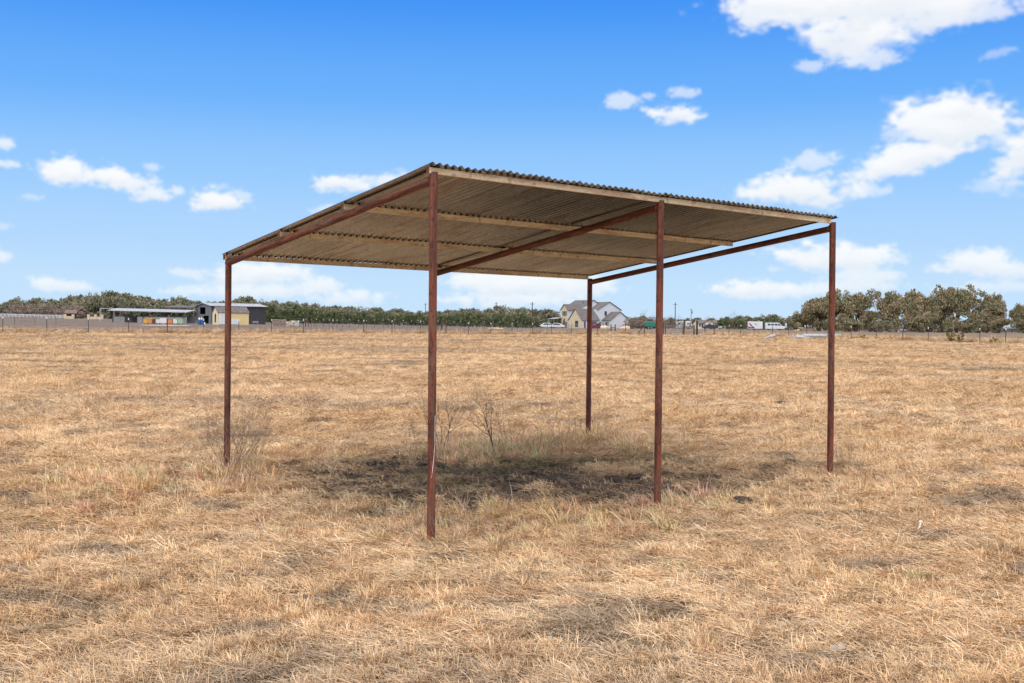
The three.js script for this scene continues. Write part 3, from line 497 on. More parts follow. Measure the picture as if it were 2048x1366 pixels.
{
  const l = []; const r = rngOf(3); for (let px = 612; px < 1120; px += 10 + 9 * r()) l.push({ px, kind: 't', h: 1.3 + 0.25 * r(), lean: 0 });
  fence('wire_fence', 'far fence with close set white tipped posts in front of the tree line', l, (px) => lerp(205, 245, (px - 612) / 500), 3, false);
  const m = []; for (const px of [29, 70, 112]) m.push({ px, kind: 't', h: 1.5, lean: 0 });
  fence('wire_fence', 'short run of thin posts before the white rail fence at left', m, () => 185, 2, false);
}
// pipe braces, timber posts and the tube gate on the far side of the pasture
{
  const d = 138, p = col(1289, d), b = solo('pipe_brace', [bar([-16 * MPP(d), 0.02, 0], [0, 1.15, 0], 0.04, 0.04, 8)], M.rustPost, p, 0, 'slanting rusty pipe brace beside the green tank', 'brace'); void b;
  const g = thing('tube_gate', 'grey tube farm gate standing closed between fence posts', 'gate', col(1327, d)); const w = 36 * MPP(d);
  for (const y of [0.12, 0.36, 0.6, 0.84, 1.08]) part('rail', bar([0.1, y, 0], [w, y, 0], 0.03, 0.03, 6), M.sheetGrey, g);
  for (const x of [0.1, w * 0.46, w]) part('stile', bar([x, 0.1, 0.001], [x, 1.12, 0.001], 0.032, 0.032, 6), M.sheetGrey, g);
  for (const [px, h, lab] of [[1327, 1.42, 'rusty pipe gate post left of the tube gate'], [1331, 1.3, 'second rusty pipe post at the left end of the tube gate']]) { const q = col(px, d - 0.6); solo('gate_post', bar([0, -0.3, 0], [0, h, 0], 0.05, 0.05, 8), M.rustPost, q, 0, lab, 'post'); }
  const br = thing('timber_brace', 'weathered timber corner brace with leaning post right of the tube gate', 'brace', col(1366, d)); const k = MPP(d);
  part('post', bar([0, -0.3, 0], [3 * k, 1.78, 0], 0.13, 0.11, 8), M.wood, br); part('rail', bar([1.5 * k, 1.02, 0.05], [22 * k, 1.06, 0.05], 0.06, 0.06, 6), M.wood, br); part('post', bar([22 * k, -0.3, 0], [22 * k, 1.25, 0], 0.09, 0.08, 8), M.wood, br);
  solo('timber_post', bar([0, -0.4, 0], [0, 1.76, 0], 0.12, 0.11, 10), M.darkWood, col(1394, d), 0, 'thick dark timber post right of the timber brace', 'post');
  const d2 = 195, hb = thing('timber_brace', 'dark timber H brace in front of the white house gable', 'brace', col(1222, d2)), k2 = MPP(d2);
  for (const x of [0, 8.5 * k2]) part('post', bar([x, -0.3, 0], [x, 1.15, 0], 0.09, 0.08, 8), M.darkWood, hb); part('rail', bar([0, 0.62, 0], [8.5 * k2, 0.62, 0], 0.06, 0.06, 6), M.darkWood, hb);
  const d3 = 190, lp = thing('timber_brace', 'short timber brace with tilted stump post left of the long fence rust post', 'brace', col(884, d3)), k3 = MPP(d3);
  part('post', bar([-0.1, -0.3, 0], [1.2 * k3, 1.65, 0], 0.15, 0.12, 8), M.wood, lp); part('rail', bar([-8 * k3, 0.75, 0], [0, 0.9, 0], 0.05, 0.05, 6), M.wood, lp); part('post', bar([-8 * k3, -0.3, 0], [-8 * k3, 1.0, 0], 0.07, 0.07, 8), M.darkWood, lp);
  const d4 = 215; for (const [px, h, lab] of [[611, 1.75, 'first of two pale timber posts right of the stone pallets'], [616.5, 1.72, 'second of two pale timber posts right of the stone pallets'], [600, 1.7, 'green steel post beside the stone pallets'], [628, 2.1, 'tall rusty pipe post right of the pale timber posts']]) solo('post', bar([0, -0.3, 0], [0, h, 0], px > 605 && px < 620 ? 0.07 : 0.05, 0.05, 8), px > 605 && px < 620 ? M.wood : px === 600 ? M.greenTank : M.rustPost, col(px, d4), 0, lab, 'post');
}

// ------------------------------------------------------------------ trees
function leaves(seed, blobs, perBlob, size, tones) {                  // leaf sprays: small tilted faces spread through many clumps
  const r = rngOf(seed), P = [], C = [], a = new THREE.Vector3(), b = new THREE.Vector3(), c = new THREE.Vector3();
  for (const [x, y, z, R] of blobs) {
    const tb = tones[Math.floor(r() * tones.length)];
    for (let i = 0; i < perBlob; i++) {
      const t = r() * 6.283, u = r() * 2 - 1, q = R * (0.45 + 0.6 * r()), s = Math.sqrt(1 - u * u), px = x + Math.cos(t) * s * q, py = y + u * q * 0.72, pz = z + Math.sin(t) * s * q, v = 0.75 + 0.5 * r();
      a.set(r() - 0.5, r() - 0.5, r() - 0.5).normalize(); b.set(r() - 0.5, r() - 0.5, r() - 0.5).cross(a).normalize(); c.copy(a).addScaledVector(b, 0.9); const w = size * (0.6 + 0.8 * r());
      P.push(px - a.x * w * 0.5, py - a.y * w * 0.5, pz - a.z * w * 0.5, px + a.x * w * 0.5, py + a.y * w * 0.5, pz + a.z * w * 0.5, px + b.x * w * 0.8, py + b.y * w * 0.8, pz + b.z * w * 0.8);
      for (let k = 0; k < 3; k++) C.push(tb[0] * v, tb[1] * v, tb[2] * v);
    }
  }
  const g = new THREE.BufferGeometry(); g.setAttribute('position', new THREE.Float32BufferAttribute(P, 3)); g.setAttribute('color', new THREE.Float32BufferAttribute(C, 3)); return g;
}
function limbs(seed, o) {                                             // tapered trunk and forking limbs; returns geometry and limb ends
  const r = rngOf(seed), G = [], ends = [];
  const grow = (p, d, len, rad, lv) => { let a = p.clone(), dir = d.clone(), ra = rad; for (let k = 0; k < 3; k++) { dir.add(new THREE.Vector3((r() - 0.5) * o.wob, (r() - 0.4) * o.wob * 0.5, (r() - 0.5) * o.wob)).normalize(); const b = a.clone().addScaledVector(dir, len / 3), rb = ra * 0.84; G.push(bar(a.toArray(), b.toArray(), ra, rb, lv > 1 ? 6 : 4, true)); a = b; ra = rb; if (lv && k === 1) grow(a, dir.clone().add(new THREE.Vector3((r() - 0.5) * o.spread, r() * 0.3, (r() - 0.5) * o.spread)).normalize(), len * 0.6, ra * 0.6, lv - 1); }
    if (lv) { const n = 2 + Math.floor(r() * o.fork); for (let i = 0; i < n; i++) { const t = (i + r() * 0.6) / n * 6.283; grow(a, dir.clone().multiplyScalar(0.6).add(new THREE.Vector3(Math.cos(t) * o.spread * 0.6, (r() - 0.15) * 0.5, Math.sin(t) * o.spread * 0.6)).normalize(), len * (0.6 + 0.25 * r()), ra * 0.7, lv - 1); } } else ends.push(a.toArray()); };
  for (let s = 0; s < (o.trunks || 1); s++) { const t = r() * 6.283, l = (o.lean || 0.12) * (0.5 + r()); grow(new THREE.Vector3(Math.cos(t) * 0.2 * (o.trunks > 1), -0.4, Math.sin(t) * 0.2 * (o.trunks > 1)), new THREE.Vector3(Math.cos(t) * l, 1, Math.sin(t) * l).normalize(), o.len, o.rad, o.levels); }
  return [G.map(strip), ends];
}
const OAK = [[0.235, 0.205, 0.108], [0.28, 0.225, 0.125], [0.19, 0.185, 0.092], [0.32, 0.245, 0.14]], FAR = [[0.2, 0.195, 0.115], [0.25, 0.225, 0.14], [0.165, 0.17, 0.105], [0.29, 0.24, 0.155], [0.15, 0.175, 0.085]], JUN = [[0.095, 0.125, 0.048], [0.12, 0.15, 0.056], [0.08, 0.105, 0.044]], DRY = [[0.30, 0.225, 0.175], [0.25, 0.19, 0.15], [0.22, 0.185, 0.145]];
// unit prototypes are about 10 m tall (oak), 5 m (juniper), 8 m (bare)
function protoOak(seed, tones, wide = 1, per = 62, size = 0.36, o2 = {}) {
  const r = rngOf(seed), [g, ends] = limbs(seed, { len: 2.6, rad: 0.3, levels: 3, fork: 1.4, spread: 1.5 * wide, wob: 0.35, trunks: 1 + Math.floor(r() * 2.5), lean: 0.35 }), blobs = [];
  for (const [x, y, z] of ends) { const q = Math.min(1, 4.0 * wide / Math.max(0.1, Math.hypot(x, z))), rr = 0.7 + 0.7 * r(); if (q > 0.8) blobs.push([x * q, y, z * q, rr]); }
  const skirt = o2.skirt || 0; for (let i = 0; i < skirt; i++) { const t = r() * 6.283, q = Math.sqrt(r()) * 3.9 * wide; blobs.push([Math.cos(t) * q, 0.4 + 4.6 * r(), Math.sin(t) * q, 0.8 + 0.7 * r()]); }
  while (blobs.length < 50 + skirt) { const t = r() * 6.283, q = Math.sqrt(r()) * 4.3 * wide, hh = 3.4 + 5.8 * Math.sqrt(Math.max(0, 1 - (q / (4.9 * wide)) ** 2)) * (0.3 + 0.7 * r()); blobs.push([Math.cos(t) * q, hh, Math.sin(t) * q, 0.6 + 0.8 * r()]); }
  const top = Math.max(...blobs.map((b) => b[1] + b[3] * 0.7)), k = 10 / top;
  const sc = (q) => q.scale(1, k, 1); return { trunk: mergeGeometries(g.map(sc)), crown: sc(leaves(seed + 1, blobs, per, size, tones)) };
}
function protoJun(seed) { const r = rngOf(seed), blobs = []; for (let i = 0; i < 26; i++) { const y = 0.5 + 4.0 * r(), R = 1.9 * Math.sqrt(Math.max(0.05, 1 - (y / 5.2) ** 2)), t = r() * 6.283, q = R * Math.sqrt(r()); blobs.push([Math.cos(t) * q, y, Math.sin(t) * q, 0.45 + 0.4 * r()]); } return { trunk: strip(bar([0, -0.3, 0], [0, 3, 0], 0.16, 0.05, 6)), crown: leaves(seed, blobs, 46, 0.32, JUN) }; }
function protoBare(seed, tones = null) { const [g, ends] = limbs(seed, { len: 2.3, rad: 0.16, levels: 4, fork: 1.6, spread: 1.3, wob: 0.4, trunks: 2, lean: 0.3 }); return { trunk: mergeGeometries(g), crown: tones ? leaves(seed, ends.map((e) => [...e, 0.5]), 9, 0.3, tones) : null, top: Math.max(...ends.map((e) => e[1])) }; }
function protoBrush(seed) { const r = rngOf(seed), blobs = []; for (let i = 0; i < 30; i++) { const t = r() * 6.283, q = Math.sqrt(r()) * 2.6; blobs.push([Math.cos(t) * q, 0.5 + r() * 4.2 * Math.sqrt(Math.max(0, 1 - (q / 3) ** 2)), Math.sin(t) * q, 0.5 + 0.4 * r()]); } const [g] = limbs(seed, { len: 1.4, rad: 0.1, levels: 2, fork: 2, spread: 1.3, wob: 0.4, trunks: 4, lean: 0.5 }); return { trunk: mergeGeometries(g), crown: leaves(seed, blobs, 40, 0.26, DRY) }; }
const PO = [1, 2, 3, 4, 5].map((k) => protoOak(k * 13 + 5, OAK, 1.2, 105, 0.38, { skirt: 15 })), PF = [1, 2, 3, 4].map((k) => protoOak(k * 17 + 90, FAR, 1.0, 34, 0.55, { skirt: 44 })), PJ = [1, 2, 3].map((k) => protoJun(k * 19 + 7)), PB = [1, 2].map((k) => protoBare(k * 23 + 3)), PD = [1, 2].map((k) => protoBrush(k * 29));
function tree(name, proto, pos, sx, sy, turn, label, group) { const t = thing(name, label, 'tree', pos, turn, group); t.scale.set(sx, sy, sx); const tr = new THREE.Mesh(proto.trunk, M.bark); tr.name = 'trunk'; t.add(tr); if (proto.crown) { const c = new THREE.Mesh(proto.crown, M.leaf); c.name = 'crown'; t.add(c); } return t; }
{
  const r = rngOf(61);
  const prof = [[-60, 596], [0, 597], [30, 590], [60, 588], [100, 592], [130, 590], [160, 585], [190, 580], [215, 578], [245, 580], [270, 585], [300, 586], [330, 591], [350, 589], [370, 586], [385, 596], [420, 597], [470, 590], [490, 588], [520, 593], [560, 597], [590, 595], [640, 603], [680, 604], [720, 609], [760, 612], [800, 614], [850, 617], [880, 616], [920, 613], [960, 610], [1000, 606], [1030, 607], [1060, 611], [1090, 614], [1120, 613], [1150, 618], [1260, 626], [1300, 628], [1340, 631], [1400, 632], [1430, 631], [1470, 628], [1500, 625], [1515, 622], [1550, 626], [1570, 632], [1600, 631], [1640, 632], [1760, 640], [2048, 640], [2100, 640]];
  const topAt = (x) => { let i = 0; while (i < prof.length - 2 && x > prof[i + 1][0]) i++; return lerp(prof[i][1], prof[i + 1][1], clamp((x - prof[i][0]) / (prof[i + 1][0] - prof[i][0]))); };
  const marks = [[110, 'behind the white rail fence'], [215, 'behind the masonry walls'], [300, 'behind left half of open shed'], [380, 'behind right half of open shed'], [460, 'behind left half of dark barn'], [535, 'behind right half of dark barn'], [620, 'behind the stone stacks'], [740, 'right of the stone stacks'], [855, 'left of the front corner post'], [960, 'right of the front corner post'], [1064, 'left of the dark power pole'], [1125, 'between power pole and house'], [1262, 'straight behind the white house'], [1330, 'between house and mid front post'], [1400, 'behind the campers'], [1490, 'behind the cream bungalow'], [1600, 'behind the trailer and van'], [1760, 'at the left of the oak grove'], [3000, 'behind the oak grove']];
  const zone = (x, row) => { const m = marks.find(([e]) => x < e)[1]; return [`olive tree in the ${row ? 'back' : 'front'} row of far wood ${m}`, `${row ? 'back' : 'front'} of the wood ${m}`]; };
  for (let row = 0; row < 2; row++) for (let x = -40; x < 1990; x += 11 + 9 * r()) {
    const d = row ? 440 + 40 * r() : 385 + 35 * r(); if (!row && ((x > 1080 && x < 1255) || (x > 1335 && x < 1455))) continue;
    const p = col(x, d), [, dy] = ray(x, topAt(x) + (row ? 3 : 9) + 12 * r() * r()), h = Math.max(3.2, EYE + dy * d - p.y), s = h / 10 * (0.95 + 0.3 * r()), [lab, grp] = zone(x, row);
    tree('evergreen_tree', PF[Math.floor(r() * 4)], p, s * (h < 7 ? 1.25 : 1), h / 10, r() * 6.28, lab, grp);
  }
  for (let x = 528; x < 1075; x += 9 + 8 * r()) { const d = 330 + 30 * r(), p = col(x, d), h = (3.0 + 1.6 * r()) * (x < 650 ? 1.15 : 0.9); tree('juniper_tree', PJ[Math.floor(r() * 3)], p, h / 4.6, h / 4.9, r() * 6.28, 'dark green juniper along the front of the far wood', 'junipers fronting the wood'); }
  for (let x = 1440; x < 1610; x += 10 + 8 * r()) { const d = 380 + 20 * r(), p = col(x, d), h = 3.0 + 1.2 * r(); tree('juniper_tree', PJ[Math.floor(r() * 3)], p, h / 4.4, h / 4.9, r() * 6.28, 'dark green juniper behind the white trailer and van', 'junipers behind the van'); }
  for (let x = 20; x < 165; x += 9 + 6 * r()) { const d = 350 + 20 * r(), p = col(x, d), h = 3.6 + 1.6 * r(); tree('bare_thicket', PD[Math.floor(r() * 2)], p, h / 4.6, h / 4.8, r() * 6.28, 'grey brown leafless thicket tree behind the white rail fence', 'leafless thicket at far left'); }
  for (let x = 1258; x < 1345; x += 10 + 6 * r()) { const d = 372 + 20 * r(), p = col(x, d), h = 3.4 + 1.2 * r(); tree('bare_thicket', PD[Math.floor(r() * 2)], p, h / 4.6, h / 4.8, r() * 6.28, 'grey brown leafless thicket tree behind the green tank', 'leafless thicket behind the green tank'); }
  for (const [x, y, d, lab] of [[1294, 616, 390, 'bare spreading tree rising over the thicket right of the house'], [1335, 626, 385, 'small bare tree right of the mid front post'], [1358, 626, 395, 'bare tree behind the white camper'], [1468, 617, 385, 'bare crowned tree right of the cream bungalow'], [1425, 628, 395, 'small bare tree behind the cream bungalow roof']]) { const k = PB[x % 2], p = col(x, d), [, dy] = ray(x, y), h = EYE + dy * d - p.y; tree('bare_tree', k, p, h / k.top * 0.85, h / k.top, x, lab); }
  // the big oaks at the right
  const big = [[1640, 588, 285, 0.95, 'leftmost large live oak beside the right front post'], [1672, 578, 262, 0.85, 'live oak straight behind the right front post'], [1712, 582, 270, 0.9, 'live oak just right of the right front post'], [1752, 577, 264, 0.85, 'large live oak with bushy crown third from the right front post'], [1795, 580, 258, 0.9, 'live oak left of the black pickup'], [1838, 577, 276, 0.8, 'live oak with thin upright top behind the black pickup'], [1880, 578, 262, 0.9, 'live oak above the white ranch house'], [1912, 569, 272, 0.95, 'tallest live oak at the right of the grove'], [1955, 578, 266, 0.95, 'broad live oak right of the tallest one'], [1988, 586, 274, 0.75, 'live oak at the right end of the grove'], [2036, 606, 300, 0.8, 'smaller live oak cut by the right edge of the view']];
  big.forEach(([x, y, d, w, lab], i) => { const p = col(x, d), [, dy] = ray(x, y), h = EYE + dy * d - p.y; tree('live_oak', PO[(i + 2) % 5], p, h / 10 * w, h / 10, i * 1.7 + 0.4, lab); });
  for (const [x, y, d, w, lab] of [[1612, 622, 300, 1.1, 'low bushy oak at the left foot of the grove'], [1700, 624, 250, 1.0, 'low bushy oak right of the right front post'], [1765, 628, 246, 0.9, 'low bushy oak left of the white ranch house'], [1848, 618, 248, 1.0, 'round olive bushy oak above the black pickup'], [1935, 624, 250, 1.15, 'rounded tan green bushy oak below the tallest oak'], [1998, 632, 262, 1.1, 'low bushy oak at the right foot of the grove'], [1575, 634, 400, 1.0, 'low bushy oak behind the van roof rack'], [2046, 636, 270, 0.9, 'low bushy oak at the right edge']]) { const p = col(x, d), [, dy] = ray(x, y), h = EYE + dy * d - p.y; tree('bushy_oak', PO[(x * 7) % 5], p, h / 10 * 1.5 * w, h / 10, x, lab); }
  for (const [px, py, h, lab, k] of [[1900, 688, 0.95, 'rounder yellow green juniper seedling by the right fence', 1], [1921.5, 689, 0.95, 'narrow yellow green juniper seedling by the right fence', 0.7], [1986, 687, 0.7, 'sparse yellow seedling near the right end of the fence', 1.0], [1727, 671, 0.5, 'small sparse seedling behind the fence right of the culvert pipe', 1.0]]) {
    const p = col(px, zB(px) - 1.2), r2 = rngOf(Math.round(px)), blobs = []; for (let i = 0; i < (h < 0.8 ? 5 : 14); i++) { const y = h * (0.1 + 0.85 * r2()); blobs.push([(r2() - 0.5) * h * 0.75 * k * (h < 0.8 ? 1.6 : 1), y, (r2() - 0.5) * h * 0.6 * k, 0.11]); }
    const t = thing('juniper_seedling', lab, 'shrub', p); part('trunk', blobs.map((b) => bar([0, -0.05, 0], [b[0], b[1], b[2]], 0.014, 0.007, 4, true)), M.twigDark, t); const c = new THREE.Mesh(leaves(Math.round(px), blobs, 40, 0.09, [[0.24, 0.2, 0.045], [0.16, 0.15, 0.035], [0.3, 0.22, 0.05]]), M.leaf); c.name = 'crown'; t.add(c);
  }
}

// ------------------------------------------------------------------ buildings and farm things at the left
// a gabled block: x along the eaves, gable ends at x = 0 and x = L; z from 0 (front) to -B (back)
function gabled(t, L, B, eave, ridge, wall, roof, o = {}) {
  const x0 = o.x || 0, z0 = o.z || 0, ov = o.ov ?? 0.3, th = o.th ?? 0.12, k = (ridge - eave) / (B / 2), y0 = o.y ?? -0.3;
  const ends = o.turn ? null : null; void ends;
  const prof = [[0, y0], [B, y0], [B, eave], [B / 2, ridge], [0, eave]];
  if (!o.turn) { const g = poly(prof, L); g.rotateY(Math.PI / 2); part(o.wall || 'wall', boxUV(g.translate(x0, 0, z0), 0.3), wall, t);           // profile runs along -z
    part('roof', [slab([x0 - ov, eave - k * ov, z0 + ov], [x0 + L + ov, eave - k * ov, z0 + ov], [x0 + L + ov, ridge, z0 - B / 2], [x0 - ov, ridge, z0 - B / 2], th), slab([x0 + L + ov, eave - k * ov, z0 - B - ov], [x0 - ov, eave - k * ov, z0 - B - ov], [x0 - ov, ridge, z0 - B / 2], [x0 + L + ov, ridge, z0 - B / 2], th)], roof, t);
  } else { const g = poly(prof, L).translate(x0, 0, z0 - L); part(o.wall || 'wall', boxUV(g, 0.3), wall, t);                                          // gable faces the front
    part('roof', [slab([x0 - ov, eave - k * ov, z0 - L], [x0 - ov, eave - k * ov, z0 + ov], [x0 + B / 2, ridge, z0 + ov], [x0 + B / 2, ridge, z0 - L], th), slab([x0 + B + ov, eave - k * ov, z0 + ov], [x0 + B + ov, eave - k * ov, z0 - L], [x0 + B / 2, ridge, z0 - L], [x0 + B / 2, ridge, z0 + ov], th)], roof, t); }
}
// the same block as thin walls with real openings cut in the left gable
function hollow(t, L, B, eave, ridge, wall, endMat, roof, holes, o = {}) {
  const ov = o.ov ?? 0.3, th = o.th ?? 0.1, k = (ridge - eave) / (B / 2), w = 0.08;
  const sh = new THREE.Shape([[0, -0.3], [B, -0.3], [B, eave], [B / 2, ridge], [0, eave]].map(([x, y]) => new THREE.Vector2(x, y)));
  for (const [a, b, c, d] of holes) sh.holes.push(new THREE.Path([[a, c], [b, c], [b, d], [a, d]].map(([x, y]) => new THREE.Vector2(x, y))));
  part('end_wall', boxUV(new THREE.ExtrudeGeometry(sh, { depth: w, bevelEnabled: false }).rotateY(Math.PI / 2), 0.3), endMat, t);
  part('end_wall', boxUV(poly([[0, -0.3], [B, -0.3], [B, eave], [B / 2, ridge], [0, eave]], w).rotateY(Math.PI / 2).translate(L - w, 0, 0), 0.3), wall, t);
  for (const z of [-w / 2, -B + w / 2]) part('side_wall', boxUV(bx(L - 2 * w - 0.004, eave + 0.29, w, L / 2, (eave - 0.31) / 2, z), 0.3), wall, t);
  part('roof', [slab([-ov, eave - k * ov, ov], [L + ov, eave - k * ov, ov], [L + ov, ridge, -B / 2], [-ov, ridge, -B / 2], th), slab([L + ov, eave - k * ov, -B - ov], [-ov, eave - k * ov, -B - ov], [-ov, ridge, -B / 2], [L + ov, ridge, -B / 2], th)], roof, t);
}
function windowOn(t, x, y, z, w, h, axis = 'z', mat = M.trim) { const f = part('window', axis === 'z' ? bx(w, h, 0.08, x, y, z) : bx(0.08, h, w, x, y, z), mat, t); part('pane', axis === 'z' ? bx(w - 0.16, h - 0.16, 0.02, x, y, z + 0.045) : bx(0.02, h - 0.16, w - 0.16, x - 0.045, y, z), M.glass, f); return f; }
{
  // white rail fence with masonry piers, far left
  const d = 338, k = MPP(d), a = col(-20, d, 632), f = thing('rail_fence', 'white board rail fence along the far left meadow', 'fence', a), n = 20;
  const P = []; for (let i = 0; i <= n; i++) P.push(col(lerp(-20, 128, i / n), d).sub(a));
  for (const p of P) part('post', bx(0.12, 1.1, 0.12, p.x, p.y + 0.42, p.z), M.white, f);
  for (let i = 0; i < n; i++) for (const y of [0.3, 0.6, 0.88]) part('rail', bar([P[i].x, P[i].y + y, P[i].z + 0.09], [P[i + 1].x, P[i + 1].y + y, P[i + 1].z + 0.09], 0.07, 0.07, 4), M.white, f);
  const wl = thing('masonry_wall', 'low cream masonry entrance wall with square piers at far left', 'wall', col(130, d)); part('wall_panel', bx(16 * k, 0.8, 0.3, 8 * k, 0.3, 0), M.stone, wl); for (const x of [0, 16 * k]) part('pier', bx(0.6, 1.3, 0.6, x, 0.6, 0), M.stone, wl);
  const wr = thing('masonry_wall', 'low cream masonry wall with piers left of the open shed', 'wall', col(177, d)); part('wall_panel', bx(27 * k, 0.75, 0.3, 13 * k, 0.3, 0), M.stone, wr); for (const x of [0, 14 * k, 27 * k]) part('pier', bx(0.6, 1.35, 0.6, x, 0.62, 0), M.stone, wr);
  const hh = thing('roofed_hut', 'small brown roofed hut in the trees behind the masonry wall', 'hut', col(131, d + 8), 0.3); gabled(hh, 20 * k, 4, 1.5, 2.4, M.darkWood, M.brownRoof);
  const pg = thing('pipe_goal', 'open white rectangular pipe frame left of the low shed', 'frame', col(200, 255)), kp = MPP(255); for (const x of [0, 28 * kp]) part('upright', bar([x, -0.2, 0], [x, 2.85, 0], 0.05, 0.05, 6), M.white, pg); part('crossbar', bar([0, 2.82, 0], [28 * kp, 2.82, 0], 0.05, 0.05, 6), M.white, pg);
}
{
  // long low open shed
  const d = 250, k = MPP(d), p = col(228, d), t = thing('open_shed', 'long low open sided shed with pale metal roof at left', 'shed', p, -0.06), L = 151 * k, B = 5;
  part('roof', slab([-10 * k, 2.35, 1.2], [L, 2.05, 1.2], [L, 2.6, -B], [-14 * k, 2.9, -B], 0.1), M.galv, t);
  for (const x of [0.1, L * 0.2, L * 0.42, L * 0.66, L * 0.95]) part('post', bx(0.14, 2.5, 0.14, x, 1.0, 1.0), M.darkWood, t);
  for (let i = 0; i < 6; i++) { if (i === 1) continue; part('wall_panel', bx(L / 6 - 0.08, 1.3, 0.05, L * (i + 0.5) / 6, 0.5, 0.86 - 0.1 * (i % 2), -0.03 * (i % 3)), M.sheetGrey, t); }
  part('door', bx(1.0, 1.8, 0.05, L * 0.2, 0.75, -0.5), M.brownRoof, t); part('wall_panel', bx(L, 1.4, 0.06, L / 2, 0.6, -B + 0.3), M.barnGrey, t);
  // beehives on the pale ground before it
  const dh = 200, kh = MPP(dh); const hive = (px, w, hgt, body, lid, lab) => { const h = thing('beehive_box', lab, 'hive', col(px, dh), (hash2(px, 2) - 0.5) * 0.4), W = w * kh, H = hgt * kh; for (const sx of [-1, 1]) part('leg', bx(0.12, 0.34, 0.5, sx * W * 0.33, 0.12, 0), M.sheetGrey, h); part('hive_body', bx(W, H - 0.36, 0.55, 0, 0.29 + (H - 0.36) / 2, 0), body, h); part('lid', bx(W * 1.06, 0.1, 0.62, 0, H - 0.02, 0), lid, h); };
  hive(291, 8, 12, M.hiveYellow, M.hiveYellow, 'small yellow beehive box, leftmost of the row'); hive(300, 10, 13, M.orange, M.hiveYellow, 'orange beehive box second from the left of the row'); hive(309.5, 6, 11, M.wood, M.wood, 'brown wooden beehive box third from the left'); hive(316, 8, 12, M.white, M.hiveGreen, 'white beehive box with green lid near the row centre'); hive(327, 14, 15, M.white, M.sheetGrey, 'wide white beehive box in the middle of the row'); hive(341, 9, 12, M.orange, M.orange, 'bright orange beehive box right of the wide white one'); hive(351, 8, 13, M.white, M.hiveGreen, 'white beehive box with green lid second from the right'); hive(361, 10, 13, M.hiveGreen, M.hiveGreen, 'green beehive box, rightmost of the row');
  const sp = col(325, 196); sp.y -= 0.02; solo('sand_pad', lump(31, 60 * kh, 0.1, 1.4, 0.2), M.sand, sp, 0, 'pale sandy pad under the beehive boxes', 'sand');
}
